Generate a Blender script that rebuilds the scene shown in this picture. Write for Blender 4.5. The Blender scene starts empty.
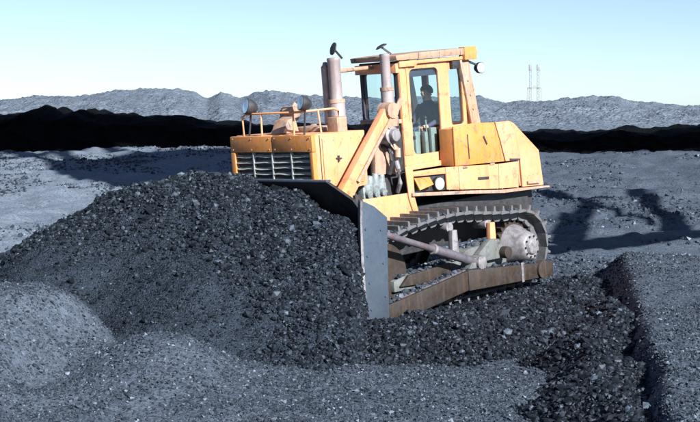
import bpy, bmesh, math, random
import numpy as np
from mathutils import Vector, Matrix, Euler
random.seed(7)
RNG = np.random.default_rng(11)
R = math.radians

# ------------------------------------------------------------------ camera, sky, sun, exposure
sc = bpy.context.scene
HFOV = R(26)
cam_data = bpy.data.cameras.new('camera')
cam_data.sensor_width = 36
cam_data.angle = HFOV
cam_data.clip_start = 0.1
cam_data.clip_end = 5000
cam = bpy.data.objects.new('camera', cam_data)
sc.collection.objects.link(cam)
cam.location = (0, 0, 3.1)
CAM_PITCH = math.atan(103 / (350 / math.tan(HFOV / 2)))
cam.rotation_euler = (R(90) - CAM_PITCH, 0, 0)
sc.camera = cam

SUN_AZ, SUN_EL = R(35), R(31)          # azimuth to the right of straight behind the camera
SUN = Vector((math.sin(SUN_AZ) * math.cos(SUN_EL), -math.cos(SUN_AZ) * math.cos(SUN_EL), math.sin(SUN_EL)))
world = bpy.data.worlds.new('World')
sc.world = world
world.use_nodes = True
wn = world.node_tree
wn.nodes.clear()
sky = wn.nodes.new('ShaderNodeTexSky')
sky.sky_type = 'NISHITA'
sky.sun_disc = False
sky.sun_elevation = SUN_EL
sky.sun_rotation = math.pi - SUN_AZ
sky.altitude = 0
sky.air_density = 0.5
sky.dust_density = 0.3
sky.ozone_density = 1.0
bg = wn.nodes.new('ShaderNodeBackground')
bg.inputs['Strength'].default_value = 0.058
wo = wn.nodes.new('ShaderNodeOutputWorld')
wn.links.new(sky.outputs[0], bg.inputs[0])
wn.links.new(bg.outputs[0], wo.inputs[0])
sun_data = bpy.data.lights.new('sun', 'SUN')
sun_data.energy = 5.0
sun_data.angle = R(0.45)
sun_data.color = (1.0, 0.98, 0.945)
sun = bpy.data.objects.new('sun', sun_data)
sc.collection.objects.link(sun)
sun.rotation_euler = (-SUN).to_track_quat('-Z', 'Y').to_euler()
sun.location = (10, -15, 20)
sc.view_settings.view_transform = 'Standard'
sc.view_settings.look = 'None'
sc.view_settings.gamma = 1.0
sc.view_settings.use_curve_mapping = False
sc.view_settings.exposure = 1.35

# ------------------------------------------------------------------ material helpers
def new_mat(name):
    m = bpy.data.materials.new(name)
    m.use_nodes = True
    nt = m.node_tree
    nt.nodes.clear()
    out = nt.nodes.new('ShaderNodeOutputMaterial')
    return m, nt, out

def nd(nt, typ, **kw):
    n = nt.nodes.new(typ)
    for k, v in kw.items():
        if k.startswith('i_'):
            n.inputs[k[2:].replace('_', ' ')].default_value = v
        else:
            setattr(n, k, v)
    return n

def ramp(nt, src, stops):
    r = nt.nodes.new('ShaderNodeValToRGB')
    while len(r.color_ramp.elements) < len(stops):
        r.color_ramp.elements.new(0.5)
    for e, (p, c) in zip(r.color_ramp.elements, stops):
        e.position = p
        e.color = c if len(c) == 4 else (*c, 1)
    nt.links.new(src, r.inputs[0])
    return r.outputs[0]

def mixc(nt, fac, a, b, blend='MIX'):
    m = nt.nodes.new('ShaderNodeMix')
    m.data_type = 'RGBA'
    m.blend_type = blend
    for sock, v in ((m.inputs[0], fac), (m.inputs[6], a), (m.inputs[7], b)):
        if isinstance(v, (int, float)):
            sock.default_value = v
        elif isinstance(v, tuple):
            sock.default_value = v if len(v) == 4 else (*v, 1)
        else:
            nt.links.new(v, sock)
    return m.outputs[2]

def noise(nt, vec, scale, detail=4, rough=0.55, dist=0.0):
    n = nd(nt, 'ShaderNodeTexNoise')
    n.inputs['Scale'].default_value = scale
    n.inputs['Detail'].default_value = detail
    n.inputs['Roughness'].default_value = rough
    n.inputs['Distortion'].default_value = dist
    nt.links.new(vec, n.inputs['Vector'])
    return n.outputs['Fac']

def paint(name, base, faded, dust=(0.16, 0.165, 0.175), dust_amt=0.5, chips=(0.07, 0.045, 0.03), rough=0.5, metallic=0.0, chip_amt=0.5, grime=0.35):
    m, nt, out = new_mat(name)
    tc = nd(nt, 'ShaderNodeTexCoord')
    co = tc.outputs['Object']
    n1 = noise(nt, co, 1.6, 5, 0.6)
    n2 = noise(nt, co, 7.0, 6, 0.65, 0.4)
    n3 = noise(nt, co, 26.0, 4, 0.7)
    mp = nd(nt, 'ShaderNodeMapping')
    mp.inputs['Scale'].default_value = (9, 9, 0.9)
    nt.links.new(co, mp.inputs[0])
    n4 = noise(nt, mp.outputs[0], 1.5, 5, 0.6)
    c = mixc(nt, ramp(nt, n1, [(0.35, (0, 0, 0)), (0.68, (1, 1, 1))]), base, faded)
    dm = ramp(nt, n2, [(0.47, (0, 0, 0)), (0.56, (0.45 * dust_amt,) * 3), (0.70, (dust_amt,) * 3)])
    c = mixc(nt, dm, c, dust)
    st = ramp(nt, n4, [(0.50, (0, 0, 0)), (0.60, (0.30 * dust_amt,) * 3), (0.74, (0.85 * dust_amt,) * 3)])
    c = mixc(nt, st, c, chips)
    n5 = noise(nt, co, 3.4, 7, 0.72, 0.8)
    gr = ramp(nt, n5, [(0.56, (0, 0, 0)), (0.66, (grime,) * 3)])
    c = mixc(nt, gr, c, (0.025, 0.025, 0.028))
    ch = ramp(nt, n3, [(0.62, (0, 0, 0)), (0.66, (chip_amt,) * 3)])
    c = mixc(nt, ch, c, chips)
    p = nd(nt, 'ShaderNodeBsdfPrincipled')
    nt.links.new(c, p.inputs['Base Color'])
    p.inputs['Metallic'].default_value = metallic
    rr = ramp(nt, n2, [(0.3, (rough - 0.12,) * 3), (0.75, (min(1, rough + 0.25),) * 3)])
    nt.links.new(rr, p.inputs['Roughness'])
    b = nd(nt, 'ShaderNodeBump')
    b.inputs['Strength'].default_value = 0.25
    b.inputs['Distance'].default_value = 0.01
    nt.links.new(n2, b.inputs['Height'])
    nt.links.new(b.outputs[0], p.inputs['Normal'])
    nt.links.new(p.outputs[0], out.inputs[0])
    return m

def soil(name, dark, light, cell=22.0, bump=0.05, rough=0.8, spec=0.3, patch=0.5, patch_scale=0.35, strewn=None):
    m, nt, out = new_mat(name)
    g = nd(nt, 'ShaderNodeNewGeometry')
    co = g.outputs['Position']
    big = noise(nt, co, patch_scale, 5, 0.55)
    mid = noise(nt, co, 5.0, 4, 0.75)
    v1 = nd(nt, 'ShaderNodeTexVoronoi')
    v1.inputs['Scale'].default_value = cell
    nt.links.new(co, v1.inputs['Vector'])
    v2 = nd(nt, 'ShaderNodeTexVoronoi')
    v2.inputs['Scale'].default_value = cell * 1.9
    nt.links.new(co, v2.inputs['Vector'])
    sep = nd(nt, 'ShaderNodeSeparateColor')
    nt.links.new(v1.outputs['Color'], sep.inputs[0])
    sep2 = nd(nt, 'ShaderNodeSeparateColor')
    nt.links.new(v2.outputs['Color'], sep2.inputs[0])
    mul = nd(nt, 'ShaderNodeMath', operation='MULTIPLY_ADD')
    nt.links.new(sep.outputs[0], mul.inputs[0])
    mul.inputs[1].default_value = 0.9
    nt.links.new(sep2.outputs[1], mul.inputs[2])
    a2 = nd(nt, 'ShaderNodeMath', operation='MULTIPLY_ADD')
    nt.links.new(big, a2.inputs[0])
    a2.inputs[1].default_value = patch * 2
    nt.links.new(mul.outputs[0], a2.inputs[2])
    a3 = nd(nt, 'ShaderNodeMath', operation='MULTIPLY_ADD')
    nt.links.new(mid, a3.inputs[0])
    a3.inputs[1].default_value = patch * 2
    nt.links.new(a2.outputs[0], a3.inputs[2])
    mr = nd(nt, 'ShaderNodeMapRange')
    nt.links.new(a3.outputs[0], mr.inputs[0])
    mr.inputs[1].default_value = 0.05 + patch * 1.2
    mr.inputs[2].default_value = 1.85 + patch * 2.8
    c = mixc(nt, mr.outputs[0], dark, light)
    if strewn:      # darker, coal-strewn part of the yard: where the machine works and to its right
        sp = nd(nt, 'ShaderNodeSeparateXYZ')
        nt.links.new(co, sp.inputs[0])
        f1 = nd(nt, 'ShaderNodeMath', operation='MULTIPLY_ADD')
        nt.links.new(sp.outputs[0], f1.inputs[0]); f1.inputs[1].default_value = 1.6
        nt.links.new(sp.outputs[1], f1.inputs[2])            # 1.6 x + y
        f2 = nd(nt, 'ShaderNodeMath', operation='MULTIPLY_ADD')
        nt.links.new(sp.outputs[1], f2.inputs[0]); f2.inputs[1].default_value = -1.0
        nt.links.new(sp.outputs[0], f2.inputs[2])            # x - y
        wn_ = noise(nt, co, 0.22, 6, 0.6)
        g1 = nd(nt, 'ShaderNodeMath', operation='MULTIPLY_ADD')
        nt.links.new(wn_, g1.inputs[0]); g1.inputs[1].default_value = 9.0
        nt.links.new(f2.outputs[0], g1.inputs[2])
        m1 = nd(nt, 'ShaderNodeMapRange', interpolation_type='SMOOTHSTEP')
        nt.links.new(g1.outputs[0], m1.inputs[0]); m1.inputs[1].default_value = -27.5; m1.inputs[2].default_value = -20.5
        g2 = nd(nt, 'ShaderNodeMath', operation='MULTIPLY_ADD')
        nt.links.new(wn_, g2.inputs[0]); g2.inputs[1].default_value = 10.0
        nt.links.new(sp.outputs[0], g2.inputs[2])
        m2 = nd(nt, 'ShaderNodeMapRange', interpolation_type='SMOOTHSTEP')
        nt.links.new(g2.outputs[0], m2.inputs[0]); m2.inputs[1].default_value = 2.0; m2.inputs[2].default_value = 7.0
        mx = nd(nt, 'ShaderNodeMath', operation='MAXIMUM')
        nt.links.new(m1.outputs[0], mx.inputs[0]); nt.links.new(m2.outputs[0], mx.inputs[1])
        c2 = mixc(nt, mr.outputs[0], strewn[0], strewn[1])
        c = mixc(nt, mx.outputs[0], c, c2)
    p = nd(nt, 'ShaderNodeBsdfPrincipled')
    nt.links.new(c, p.inputs['Base Color'])
    p.inputs['Roughness'].default_value = rough
    p.inputs['Specular IOR Level'].default_value = spec
    p.inputs['Specular Tint'].default_value = (0.68, 0.85, 1.0, 1)
    hm = nd(nt, 'ShaderNodeMath', operation='MULTIPLY_ADD')
    nt.links.new(v1.outputs['Distance'], hm.inputs[0])
    hm.inputs[1].default_value = -1.2
    nt.links.new(v2.outputs['Distance'], hm.inputs[2])
    b = nd(nt, 'ShaderNodeBump')
    b.inputs['Strength'].default_value = 0.9
    b.inputs['Distance'].default_value = bump
    nt.links.new(hm.outputs[0], b.inputs['Height'])
    nt.links.new(b.outputs[0], p.inputs['Normal'])
    nt.links.new(p.outputs[0], out.inputs[0])
    return m

def lump_mat(name, dark, light, rough=0.42):
    m, nt, out = new_mat(name)
    at = nd(nt, 'ShaderNodeAttribute', attribute_name='tone')
    g = nd(nt, 'ShaderNodeNewGeometry')
    n = noise(nt, g.outputs['Position'], 30, 3)
    c = mixc(nt, ramp(nt, at.outputs['Fac'], [(0.0, (0, 0, 0)), (0.7, (0.35,) * 3), (1.0, (1, 1, 1))]), dark, light)
    c = mixc(nt, ramp(nt, n, [(0.4, (0, 0, 0)), (0.7, (0.5,) * 3)]), c, (0.010, 0.013, 0.018))
    p = nd(nt, 'ShaderNodeBsdfPrincipled')
    nt.links.new(c, p.inputs['Base Color'])
    p.inputs['Roughness'].default_value = rough
    p.inputs['Specular IOR Level'].default_value = 0.22
    p.inputs['Specular Tint'].default_value = (0.68, 0.85, 1.0, 1)
    nt.links.new(p.outputs[0], out.inputs[0])
    return m

def glass_mat(name, tint, gloss=0.12):
    m, nt, out = new_mat(name)
    t = nd(nt, 'ShaderNodeBsdfTransparent')
    t.inputs[0].default_value = (*tint, 1)
    gl = nd(nt, 'ShaderNodeBsdfGlossy')
    gl.inputs['Roughness'].default_value = 0.04
    mx = nd(nt, 'ShaderNodeMixShader')
    lw = nd(nt, 'ShaderNodeLayerWeight')
    lw.inputs[0].default_value = 0.5
    pw = nd(nt, 'ShaderNodeMath', operation='POWER')
    pw.inputs[1].default_value = 3.0
    nt.links.new(lw.outputs['Facing'], pw.inputs[0])
    ad = nd(nt, 'ShaderNodeMath', operation='MULTIPLY_ADD')
    ad.inputs[1].default_value = 0.5
    ad.inputs[2].default_value = gloss * 0.3
    nt.links.new(pw.outputs[0], ad.inputs[0])
    nt.links.new(ad.outputs[0], mx.inputs[0])
    nt.links.new(t.outputs[0], mx.inputs[1])
    nt.links.new(gl.outputs[0], mx.inputs[2])
    nt.links.new(mx.outputs[0], out.inputs[0])
    return m

M = {}
M['yellow'] = paint('yellow_paint', (0.58, 0.242, 0.098), (0.60, 0.290, 0.158), dust_amt=0.32, rough=0.45, grime=0.45)
M['orange'] = paint('orange_and_dim_yellow', (0.50, 0.180, 0.028), (0.54, 0.225, 0.062), dust_amt=0.35, rough=0.5, grime=0.4)  # deeper orange; on the hood front it stands in for weaker light
M['dusty'] = paint('dusty_paint', (0.36, 0.205, 0.125), (0.36, 0.25, 0.195), dust=(0.15, 0.14, 0.15), dust_amt=0.8, rough=0.6, grime=0.6)
M['roof'] = paint('roof_paint', (0.33, 0.18, 0.11), (0.37, 0.26, 0.20), dust=(0.15, 0.14, 0.15), dust_amt=0.7, rough=0.6, grime=0.6)
M['rust'] = paint('rusty_brown', (0.015, 0.0095, 0.0065), (0.026, 0.018, 0.0125), dust=(0.022, 0.021, 0.022), dust_amt=0.7, rough=0.6, grime=0.7)
M['steel'] = paint('worn_steel', (0.075, 0.105, 0.145), (0.105, 0.14, 0.185), dust=(0.04, 0.055, 0.075), dust_amt=0.6, chips=(0.09, 0.10, 0.12), rough=0.42, metallic=0.55, chip_amt=0.3)
M['bright'] = paint('bright_steel', (0.29, 0.28, 0.305), (0.22, 0.215, 0.235), dust=(0.06, 0.06, 0.067), dust_amt=0.9, chips=(0.1, 0.08, 0.08), rough=0.42, metallic=0.3, chip_amt=0.3)
M['pipe'] = paint('exhaust_steel', (0.30, 0.26, 0.27), (0.38, 0.33, 0.34), dust=(0.2, 0.19, 0.2), dust_amt=0.6, chips=(0.14, 0.08, 0.06), rough=0.5, metallic=0.3)
M['black'] = paint('black_steel', (0.015, 0.016, 0.019), (0.028, 0.029, 0.033), dust=(0.05, 0.052, 0.06), dust_amt=0.4, chips=(0.01, 0.01, 0.01), rough=0.55)
M['shoe'] = paint('track_steel', (0.095, 0.10, 0.11), (0.15, 0.155, 0.165), dust=(0.035, 0.036, 0.042), dust_amt=0.8, chips=(0.06, 0.058, 0.06), rough=0.55, metallic=0.25)
M['frame'] = paint('track_frame_grey', (0.085, 0.10, 0.10), (0.13, 0.148, 0.148), dust=(0.05, 0.05, 0.055), dust_amt=0.9, rough=0.6, grime=0.8)
M['silver'] = paint('engine_silver', (0.20, 0.245, 0.26), (0.28, 0.32, 0.33), dust=(0.06, 0.065, 0.07), dust_amt=0.9, rough=0.45, metallic=0.2)
M['slat'] = paint('grille_slat_paint', (0.26, 0.29, 0.29), (0.34, 0.36, 0.34), dust=(0.08, 0.085, 0.09), dust_amt=0.5, rough=0.5, metallic=0.1)
M['rod'] = paint('cylinder_steel', (0.13, 0.128, 0.16), (0.16, 0.15, 0.18), dust=(0.07, 0.055, 0.06), dust_amt=0.8, chips=(0.14, 0.06, 0.04), rough=0.4, metallic=0.4)
M['glass'] = glass_mat('cab_glass', (0.92, 0.975, 0.98))
M['lens'] = paint('lamp_lens', (0.55, 0.66, 0.68), (0.62, 0.70, 0.72), dust=(0.3, 0.32, 0.33), dust_amt=0.5, chips=(0.3, 0.32, 0.33), rough=0.18, metallic=0.5, chip_amt=0.1)
M['cloth'] = paint('dark_workwear', (0.040, 0.046, 0.098), (0.055, 0.062, 0.12), dust=(0.03, 0.03, 0.04), dust_amt=0.3, chips=(0.01, 0.01, 0.015), rough=0.85)
M['skin'] = paint('skin', (0.50, 0.29, 0.21), (0.54, 0.33, 0.24), dust=(0.16, 0.09, 0.07), dust_amt=0.3, chips=(0.16, 0.08, 0.06), rough=0.6, chip_amt=0.1)
M['hair'] = paint('dark_hair', (0.012, 0.010, 0.010), (0.02, 0.017, 0.016), dust=(0.02, 0.02, 0.02), dust_amt=0.2, rough=0.8)
M['seat'] = paint('seat_vinyl', (0.03, 0.035, 0.04), (0.045, 0.05, 0.055), dust=(0.09, 0.09, 0.1), dust_amt=0.5, rough=0.6)
M['pale'] = paint('pale_green_enamel', (0.15, 0.19, 0.185), (0.20, 0.24, 0.23), dust=(0.2, 0.24, 0.24), dust_amt=0.5, rough=0.4)
M['cab_dark'] = paint('cab_lining', (0.02, 0.024, 0.045), (0.03, 0.034, 0.055), dust=(0.05, 0.05, 0.06), dust_amt=0.4, rough=0.7)
M['lattice'] = paint('lattice_steel', (0.19, 0.20, 0.22), (0.24, 0.25, 0.27), dust_amt=0.3, rough=0.6)
M['ground'] = soil('coal_dust_ground', (0.052, 0.066, 0.090), (0.168, 0.204, 0.256), cell=15, bump=0.012, patch=0.5, strewn=((0.018, 0.024, 0.036), (0.082, 0.102, 0.136)))
M['fines'] = soil('coal_fines', (0.007, 0.0098, 0.0155), (0.034, 0.045, 0.065), cell=26, bump=0.02, rough=0.8, spec=0.15, patch=0.35)
M['coal'] = soil('black_coal', (0.003, 0.0035, 0.005), (0.014, 0.017, 0.022), cell=14, bump=0.05, rough=0.55, patch=0.3)
M['bank'] = soil('shade_black_coal_face', (0.0015, 0.0015, 0.0022), (0.0045, 0.0045, 0.006), cell=5, bump=0.08, rough=0.95, spec=0.05, patch=0.3)  # near-black coal, the shadow band across the back put into its colour
M['spoil'] = soil('grey_spoil', (0.050, 0.063, 0.086), (0.150, 0.180, 0.225), cell=2.6, bump=0.10, patch=0.9, patch_scale=0.05)
M['lump'] = lump_mat('coal_lump_black', (0.0035, 0.0045, 0.0065), (0.060, 0.077, 0.105), 0.5)
M['pebble'] = lump_mat('coal_pebble_grey', (0.020, 0.026, 0.038), (0.150, 0.182, 0.23), 0.7)

M['clod'] = lump_mat('coaly_clod', (0.024, 0.032, 0.047), (0.17, 0.21, 0.27), 0.8)

# ------------------------------------------------------------------ mesh helpers
COL = sc.collection

def tag(o, label=None, cat=None, group=None, kind=None):
    if label: o['label'] = label
    if cat: o['category'] = cat
    if group: o['group'] = group
    if kind: o['kind'] = kind
    return o

def empty(name, mat=None):
    o = bpy.data.objects.new(name, None)
    o.empty_display_size = 0.3
    COL.objects.link(o)
    if mat is not None:
        o.matrix_world = mat
    return o

class MB:
    def __init__(self):
        self.bm = bmesh.new()
    def poly(self, pts_faces):
        pts, faces = pts_faces
        vs = [self.bm.verts.new(p) for p in pts]
        for f in faces:
            try:
                self.bm.faces.new([vs[i] for i in f])
            except ValueError:
                pass
        return self
    def box(self, lo, hi):
        x0, y0, z0 = lo; x1, y1, z1 = hi
        return self.poly(([(x0, y0, z0), (x1, y0, z0), (x1, y1, z0), (x0, y1, z0), (x0, y0, z1), (x1, y0, z1), (x1, y1, z1), (x0, y1, z1)],
                          [(0, 3, 2, 1), (4, 5, 6, 7), (0, 1, 5, 4), (1, 2, 6, 5), (2, 3, 7, 6), (3, 0, 4, 7)]))
    def bar(self, a, b, w, h, up=(0, 0, 1), w2=None, h2=None):
        a, b = Vector(a), Vector(b)
        d = (b - a).normalized()
        u = Vector(up)
        if abs(d.dot(u)) > 0.98:
            u = Vector((1, 0, 0))
        s = d.cross(u).normalized()
        u = s.cross(d)
        w2 = w if w2 is None else w2
        h2 = h if h2 is None else h2
        pts = []
        for p, ww, hh in ((a, w, h), (b, w2, h2)):
            for i, j in ((-1, -1), (1, -1), (1, 1), (-1, 1)):
                pts.append(p + s * i * ww / 2 + u * j * hh / 2)
        return self.poly((pts, [(3, 2, 1, 0), (4, 5, 6, 7), (0, 1, 5, 4), (1, 2, 6, 5), (2, 3, 7, 6), (3, 0, 4, 7)]))
    def tube(self, pts, rad, n=12):
        pts = [Vector(p) for p in pts]
        if isinstance(rad, (int, float)):
            rad = [rad] * len(pts)
        rings = []
        for i, p in enumerate(pts):
            if i == 0: d = pts[1] - p
            elif i == len(pts) - 1: d = p - pts[i - 1]
            else: d = (pts[i + 1] - p).normalized() + (p - pts[i - 1]).normalized()
            if d.length < 1e-7: d = pts[-1] - pts[0]
            d.normalize()
            u = Vector((0, 0, 1)) if abs(d.z) < 0.9 else Vector((1, 0, 0))
            s = d.cross(u).normalized(); u = s.cross(d)
            rings.append([self.bm.verts.new(p + (s * math.cos(2 * math.pi * k / n) + u * math.sin(2 * math.pi * k / n)) * rad[i]) for k in range(n)])
        for r0, r1 in zip(rings, rings[1:]):
            for k in range(n):
                self.bm.faces.new((r0[k], r0[(k + 1) % n], r1[(k + 1) % n], r1[k]))
        self.bm.faces.new(rings[0][::-1]); self.bm.faces.new(rings[-1])
        return self
    def prism(self, prof, y0, y1, axis='y'):
        n = len(prof)
        if axis == 'y':
            f = lambda p, t: (p[0], t, p[1])
        elif axis == 'x':
            f = lambda p, t: (t, p[0], p[1])
        else:
            f = lambda p, t: (p[0], p[1], t)
        pts = [f(p, y0) for p in prof] + [f(p, y1) for p in prof]
        faces = [tuple(range(n)), tuple(range(2 * n - 1, n - 1, -1))] + [(i, (i + 1) % n + 0, (i + 1) % n + n, i + n) for i in range(n)]
        return self.poly((pts, faces))
    def ring(self, outer, inner, t0, t1, axis='y'):
        """plate with a rounded opening; outer/inner = (a0, a1, b0, b1), rounded inner"""
        def rr(box, r, k=6):
            a0, a1, b0, b1 = box
            pts = []
            for cx, cy, st in ((a1 - r, b1 - r, 0), (a0 + r, b1 - r, 90), (a0 + r, b0 + r, 180), (a1 - r, b0 + r, 270)):
                for i in range(k):
                    an = R(st + 90 * i / (k - 1))
                    pts.append((cx + r * math.cos(an), cy + r * math.sin(an)))
            return pts
        pin = rr(inner, inner[4] if len(inner) > 4 else 0.08) if len(inner) == 4 else rr(inner[:4], inner[4])
        pout = rr(outer[:4], 0.02)
        n = len(pin)
        f = {'y': lambda p, t: (p[0], t, p[1]), 'x': lambda p, t: (t, p[0], p[1])}[axis]
        V = []
        for t in (t0, t1):
            for P in (pout, pin):
                V += [f(p, t) for p in P]
        F = []
        for i in range(n):
            j = (i + 1) % n
            F += [(i, j, n + j, n + i), (2 * n + i, 3 * n + i, 3 * n + j, 2 * n + j),
                  (i, 2 * n + i, 2 * n + j, j), (n + i, n + j, 3 * n + j, 3 * n + i)]
        return self.poly((V, F))
    def build(self, name, mat, parent=None, bevel=0.0, sharp=35):
        bm = self.bm
        bmesh.ops.recalc_face_normals(bm, faces=bm.faces[:])
        if bevel:
            es = [e for e in bm.edges if len(e.link_faces) == 2 and e.calc_face_angle(0) > R(30)]
            bmesh.ops.bevel(bm, geom=es, offset=bevel, segments=2, profile=0.6, affect='EDGES', clamp_overlap=True)
        me = bpy.data.meshes.new(name)
        bm.to_mesh(me); bm.free()
        me.shade_smooth()
        me.set_sharp_from_angle(angle=R(sharp))
        me.materials.append(M[mat] if isinstance(mat, str) else mat)
        o = bpy.data.objects.new(name, me)
        COL.objects.link(o)
        if parent is not None:
            o.parent = parent
        return o

def np_mesh(name, V, F, mat, parent=None, smooth=True, tone=None):
    me = bpy.data.meshes.new(name)
    V = np.asarray(V, np.float32); F = np.asarray(F, np.int32)
    k = F.shape[1]
    me.vertices.add(len(V)); me.vertices.foreach_set('co', V.ravel())
    me.loops.add(F.size); me.loops.foreach_set('vertex_index', F.ravel())
    me.polygons.add(len(F)); me.polygons.foreach_set('loop_start', np.arange(0, F.size, k, dtype=np.int32))
    if tone is not None:
        a = me.attributes.new('tone', 'FLOAT', 'POINT')
        a.data.foreach_set('value', np.asarray(tone, np.float32))
    me.update(calc_edges=True)
    me.validate()
    if smooth: me.shade_smooth()
    else: me.shade_flat()
    me.materials.append(M[mat])
    o = bpy.data.objects.new(name, me)
    COL.objects.link(o)
    if parent is not None: o.parent = parent
    return o

# ------------------------------------------------------------------ terrain functions
def _hash(i, j, s):
    h = (i.astype(np.int64) * 374761393 + j.astype(np.int64) * 668265263 + s * 1442695041) & 0x7fffffff
    h = ((h ^ (h >> 13)) * 1274126177) & 0x7fffffff
    return ((h ^ (h >> 16)) & 0xffff) / 65535.0

def vnoise(x, y, s=0):
    xi, yi = np.floor(x), np.floor(y)
    fx, fy = x - xi, y - yi
    fx = fx * fx * (3 - 2 * fx); fy = fy * fy * (3 - 2 * fy)
    a = _hash(xi, yi, s); b = _hash(xi + 1, yi, s); c = _hash(xi, yi + 1, s); d = _hash(xi + 1, yi + 1, s)
    return (a * (1 - fx) + b * fx) * (1 - fy) + (c * (1 - fx) + d * fx) * fy - 0.5

def fbm(x, y, f, octs=4, s=0, gain=0.5):
    t, a = 0, 1.0
    for o in range(octs):
        t = t + a * vnoise(x * f + 17.3 * o, y * f - 9.1 * o, s + o)
        f *= 2.03; a *= gain
    return t

def sstep(a, b, x):
    t = np.clip((x - a) / (b - a), 0, 1)
    return t * t * (3 - 2 * t)

def ridge(x, y, pts, slope, k=0.0, sy=1.0):
    best = np.full(np.shape(x), -99.0)
    for (x0, y0, z0), (x1, y1, z1) in zip(pts, pts[1:]):
        dx, dy = x1 - x0, y1 - y0
        t = np.clip(((x - x0) * dx + (y - y0) * dy) / (dx * dx + dy * dy), 0, 1)
        d = np.hypot(x - x0 - t * dx, (y - y0 - t * dy) * sy)
        best = np.maximum(best, z0 + t * (z1 - z0) - slope * (np.sqrt(d * d + k * k) - k))
    return best

DOZ = Vector((1.194, 26.464, 0.0))
TH, PD, RL = R(45), R(4.5), R(1.5)
HEAD = (-math.cos(TH), -math.sin(TH))

def bench(x, y):
    """the higher ground right of the shaded edge, lower right of the picture"""
    edge = 2.75 + (y - 13.5) * 0.147 + fbm(x, y, 0.55, 3, 41) * 0.22
    fade = 1 - sstep(25.5, 29.5, y)
    return 0.52 * sstep(-0.26, 0.20, x - edge) * fade * (1 - 0.8 * sstep(0.8, 6, x - edge))

def ground_z(x, y):
    z = 1.44 * sstep(24, 66, y) * 0.98 + 0.0 * x
    u = np.clip((x - DOZ.x) * HEAD[0] + (y - DOZ.y) * HEAD[1], -2.2, 4.0)
    rad = np.hypot(x - DOZ.x, y - DOZ.y)
    z = z - math.tan(PD) * u * (1 - sstep(4.0, 9.0, rad))
    z = z + fbm(x, y, 0.12, 3, 3) * 0.22 + fbm(x, y, 0.7, 4, 9) * (0.10 + 0.10 * sstep(28, 36, y)) + fbm(x, y, 2.1, 3, 15) * 0.13 * sstep(28, 36, y) + fbm(x, y, 2.6, 2, 21) * 0.045
    z = z + bench(x, y)
    # front left mound, and the shallow trough between it and the apron in front
    z = z + 1.02 * sstep(-2.95, -4.1, x + fbm(x, y, 0.9, 3, 44) * 0.5 - (y - 18) * 0.05) * np.exp(-((y - 18.6) / np.where(y < 18.6, 2.3, 1.3)) ** 2)
    z = z + 0.50 * np.exp(-(((x + 2.25) / 0.85) ** 2 + ((y - 17.7) / 1.5) ** 2))
    return z

def heap_z(x, y):
    wx = x + fbm(x, y, 0.8, 3, 5) * 0.35
    wy = y + fbm(x, y, 0.8, 3, 6) * 0.35
    h = ridge(wx, wy, [(-3.75, 24.0, 1.56), (-3.3, 23.95, 1.98), (-2.6, 23.8, 2.17), (-1.75, 23.4, 2.10), (-1.0, 22.9, 1.90), (-0.3, 22.1, 1.58), (0.02, 21.8, 1.15)], 0.62, 0.22, 0.72)
    # tongue of fines running to the front left
    f = ridge(wx, wy, [(-3.2, 23.4, 1.45), (-4.1, 21.6, 0.85), (-5.2, 20.0, 0.30)], 0.55, 0.4, 0.8)
    h = np.maximum(h, f) + 0.10 * np.exp(-((h - f) / 0.25) ** 2)
    # scooped hollow in the fines
    h = h - 0.30 * np.exp(-(((x + 3.35) / 0.75) ** 2 + ((y - 20.6) / 1.3) ** 2))
    h = h + fbm(x, y, 1.5, 4, 31) * 0.14 + fbm(x, y, 7, 2, 33) * 0.03
    v = (x - DOZ.x) * 0.7071 - (y - DOZ.y) * 0.7071      # distance past the blade's left end
    f = (x - DOZ.x) * HEAD[0] + (y - DOZ.y) * HEAD[1]     # distance ahead; the blade stops the coal
    return h - 0.05 - 4.0 * np.maximum(0, v - f + 1.62) * sstep(17.0, 20.5, y) - 2.2 * np.maximum(0, 3.5 - f)

def windrow_z(x, y):
    wx = x + fbm(x, y, 0.9, 3, 51) * 0.5
    wy = y + fbm(x, y, 0.9, 3, 52) * 0.5
    h = ridge(wx, wy, [(0.1, 20.6, 0.13), (1.2, 21.2, 0.20), (2.4, 22.4, 0.23), (3.6, 24.2, 0.24), (4.3, 26.0, 0.22)], 0.22, 0.5)
    g = ridge(wx, wy, [(3.9, 22.6, 0.33), (3.35, 19.5, 0.32), (2.88, 16.5, 0.31), (2.45, 13.0, 0.31)], 0.64, 0.30)  # lumps lap the bench face; their black also stands in for its shade
    return np.maximum(h, g) + fbm(x, y, 2.0, 4, 61) * 0.12 - 0.06 - 0.6 * np.maximum(0, 0.1 - x)

def surface_z(x, y):
    return np.maximum(np.maximum(ground_z(x, y), heap_z(x, y)), windrow_z(x, y))

def grid_faces(nr, nc):
    i = np.arange(nr * nc).reshape(nr, nc)
    return np.stack([i[:-1, :-1], i[:-1, 1:], i[1:, 1:], i[1:, :-1]], -1).reshape(-1, 4)

# ground: one sheet, finer near the camera
rows = [-7.0]
while rows[-1] < 900:
    rows.append(rows[-1] + max(0.05, (rows[-1] - 4) * (0.0062 if rows[-1] < 80 else 0.05)) * (4 if rows[-1] < 9 else 1))
rows = np.array(rows)
ang = np.tan(np.concatenate([np.radians(np.arange(-82, -33, 3)), np.linspace(R(-32), R(32), 440), np.radians(np.arange(34, 83, 3))]))
GX = (rows[:, None] + 8) * ang[None, :]
GY = np.repeat(rows[:, None], len(ang), 1)
GZ = ground_z(GX, GY)
ground = np_mesh('ground', np.stack([GX, GY, GZ], -1).reshape(-1, 3), grid_faces(*GX.shape), 'ground')
tag(ground, 'grey blue coal dust ground of the yard, rising gently to the back', kind='structure')

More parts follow.
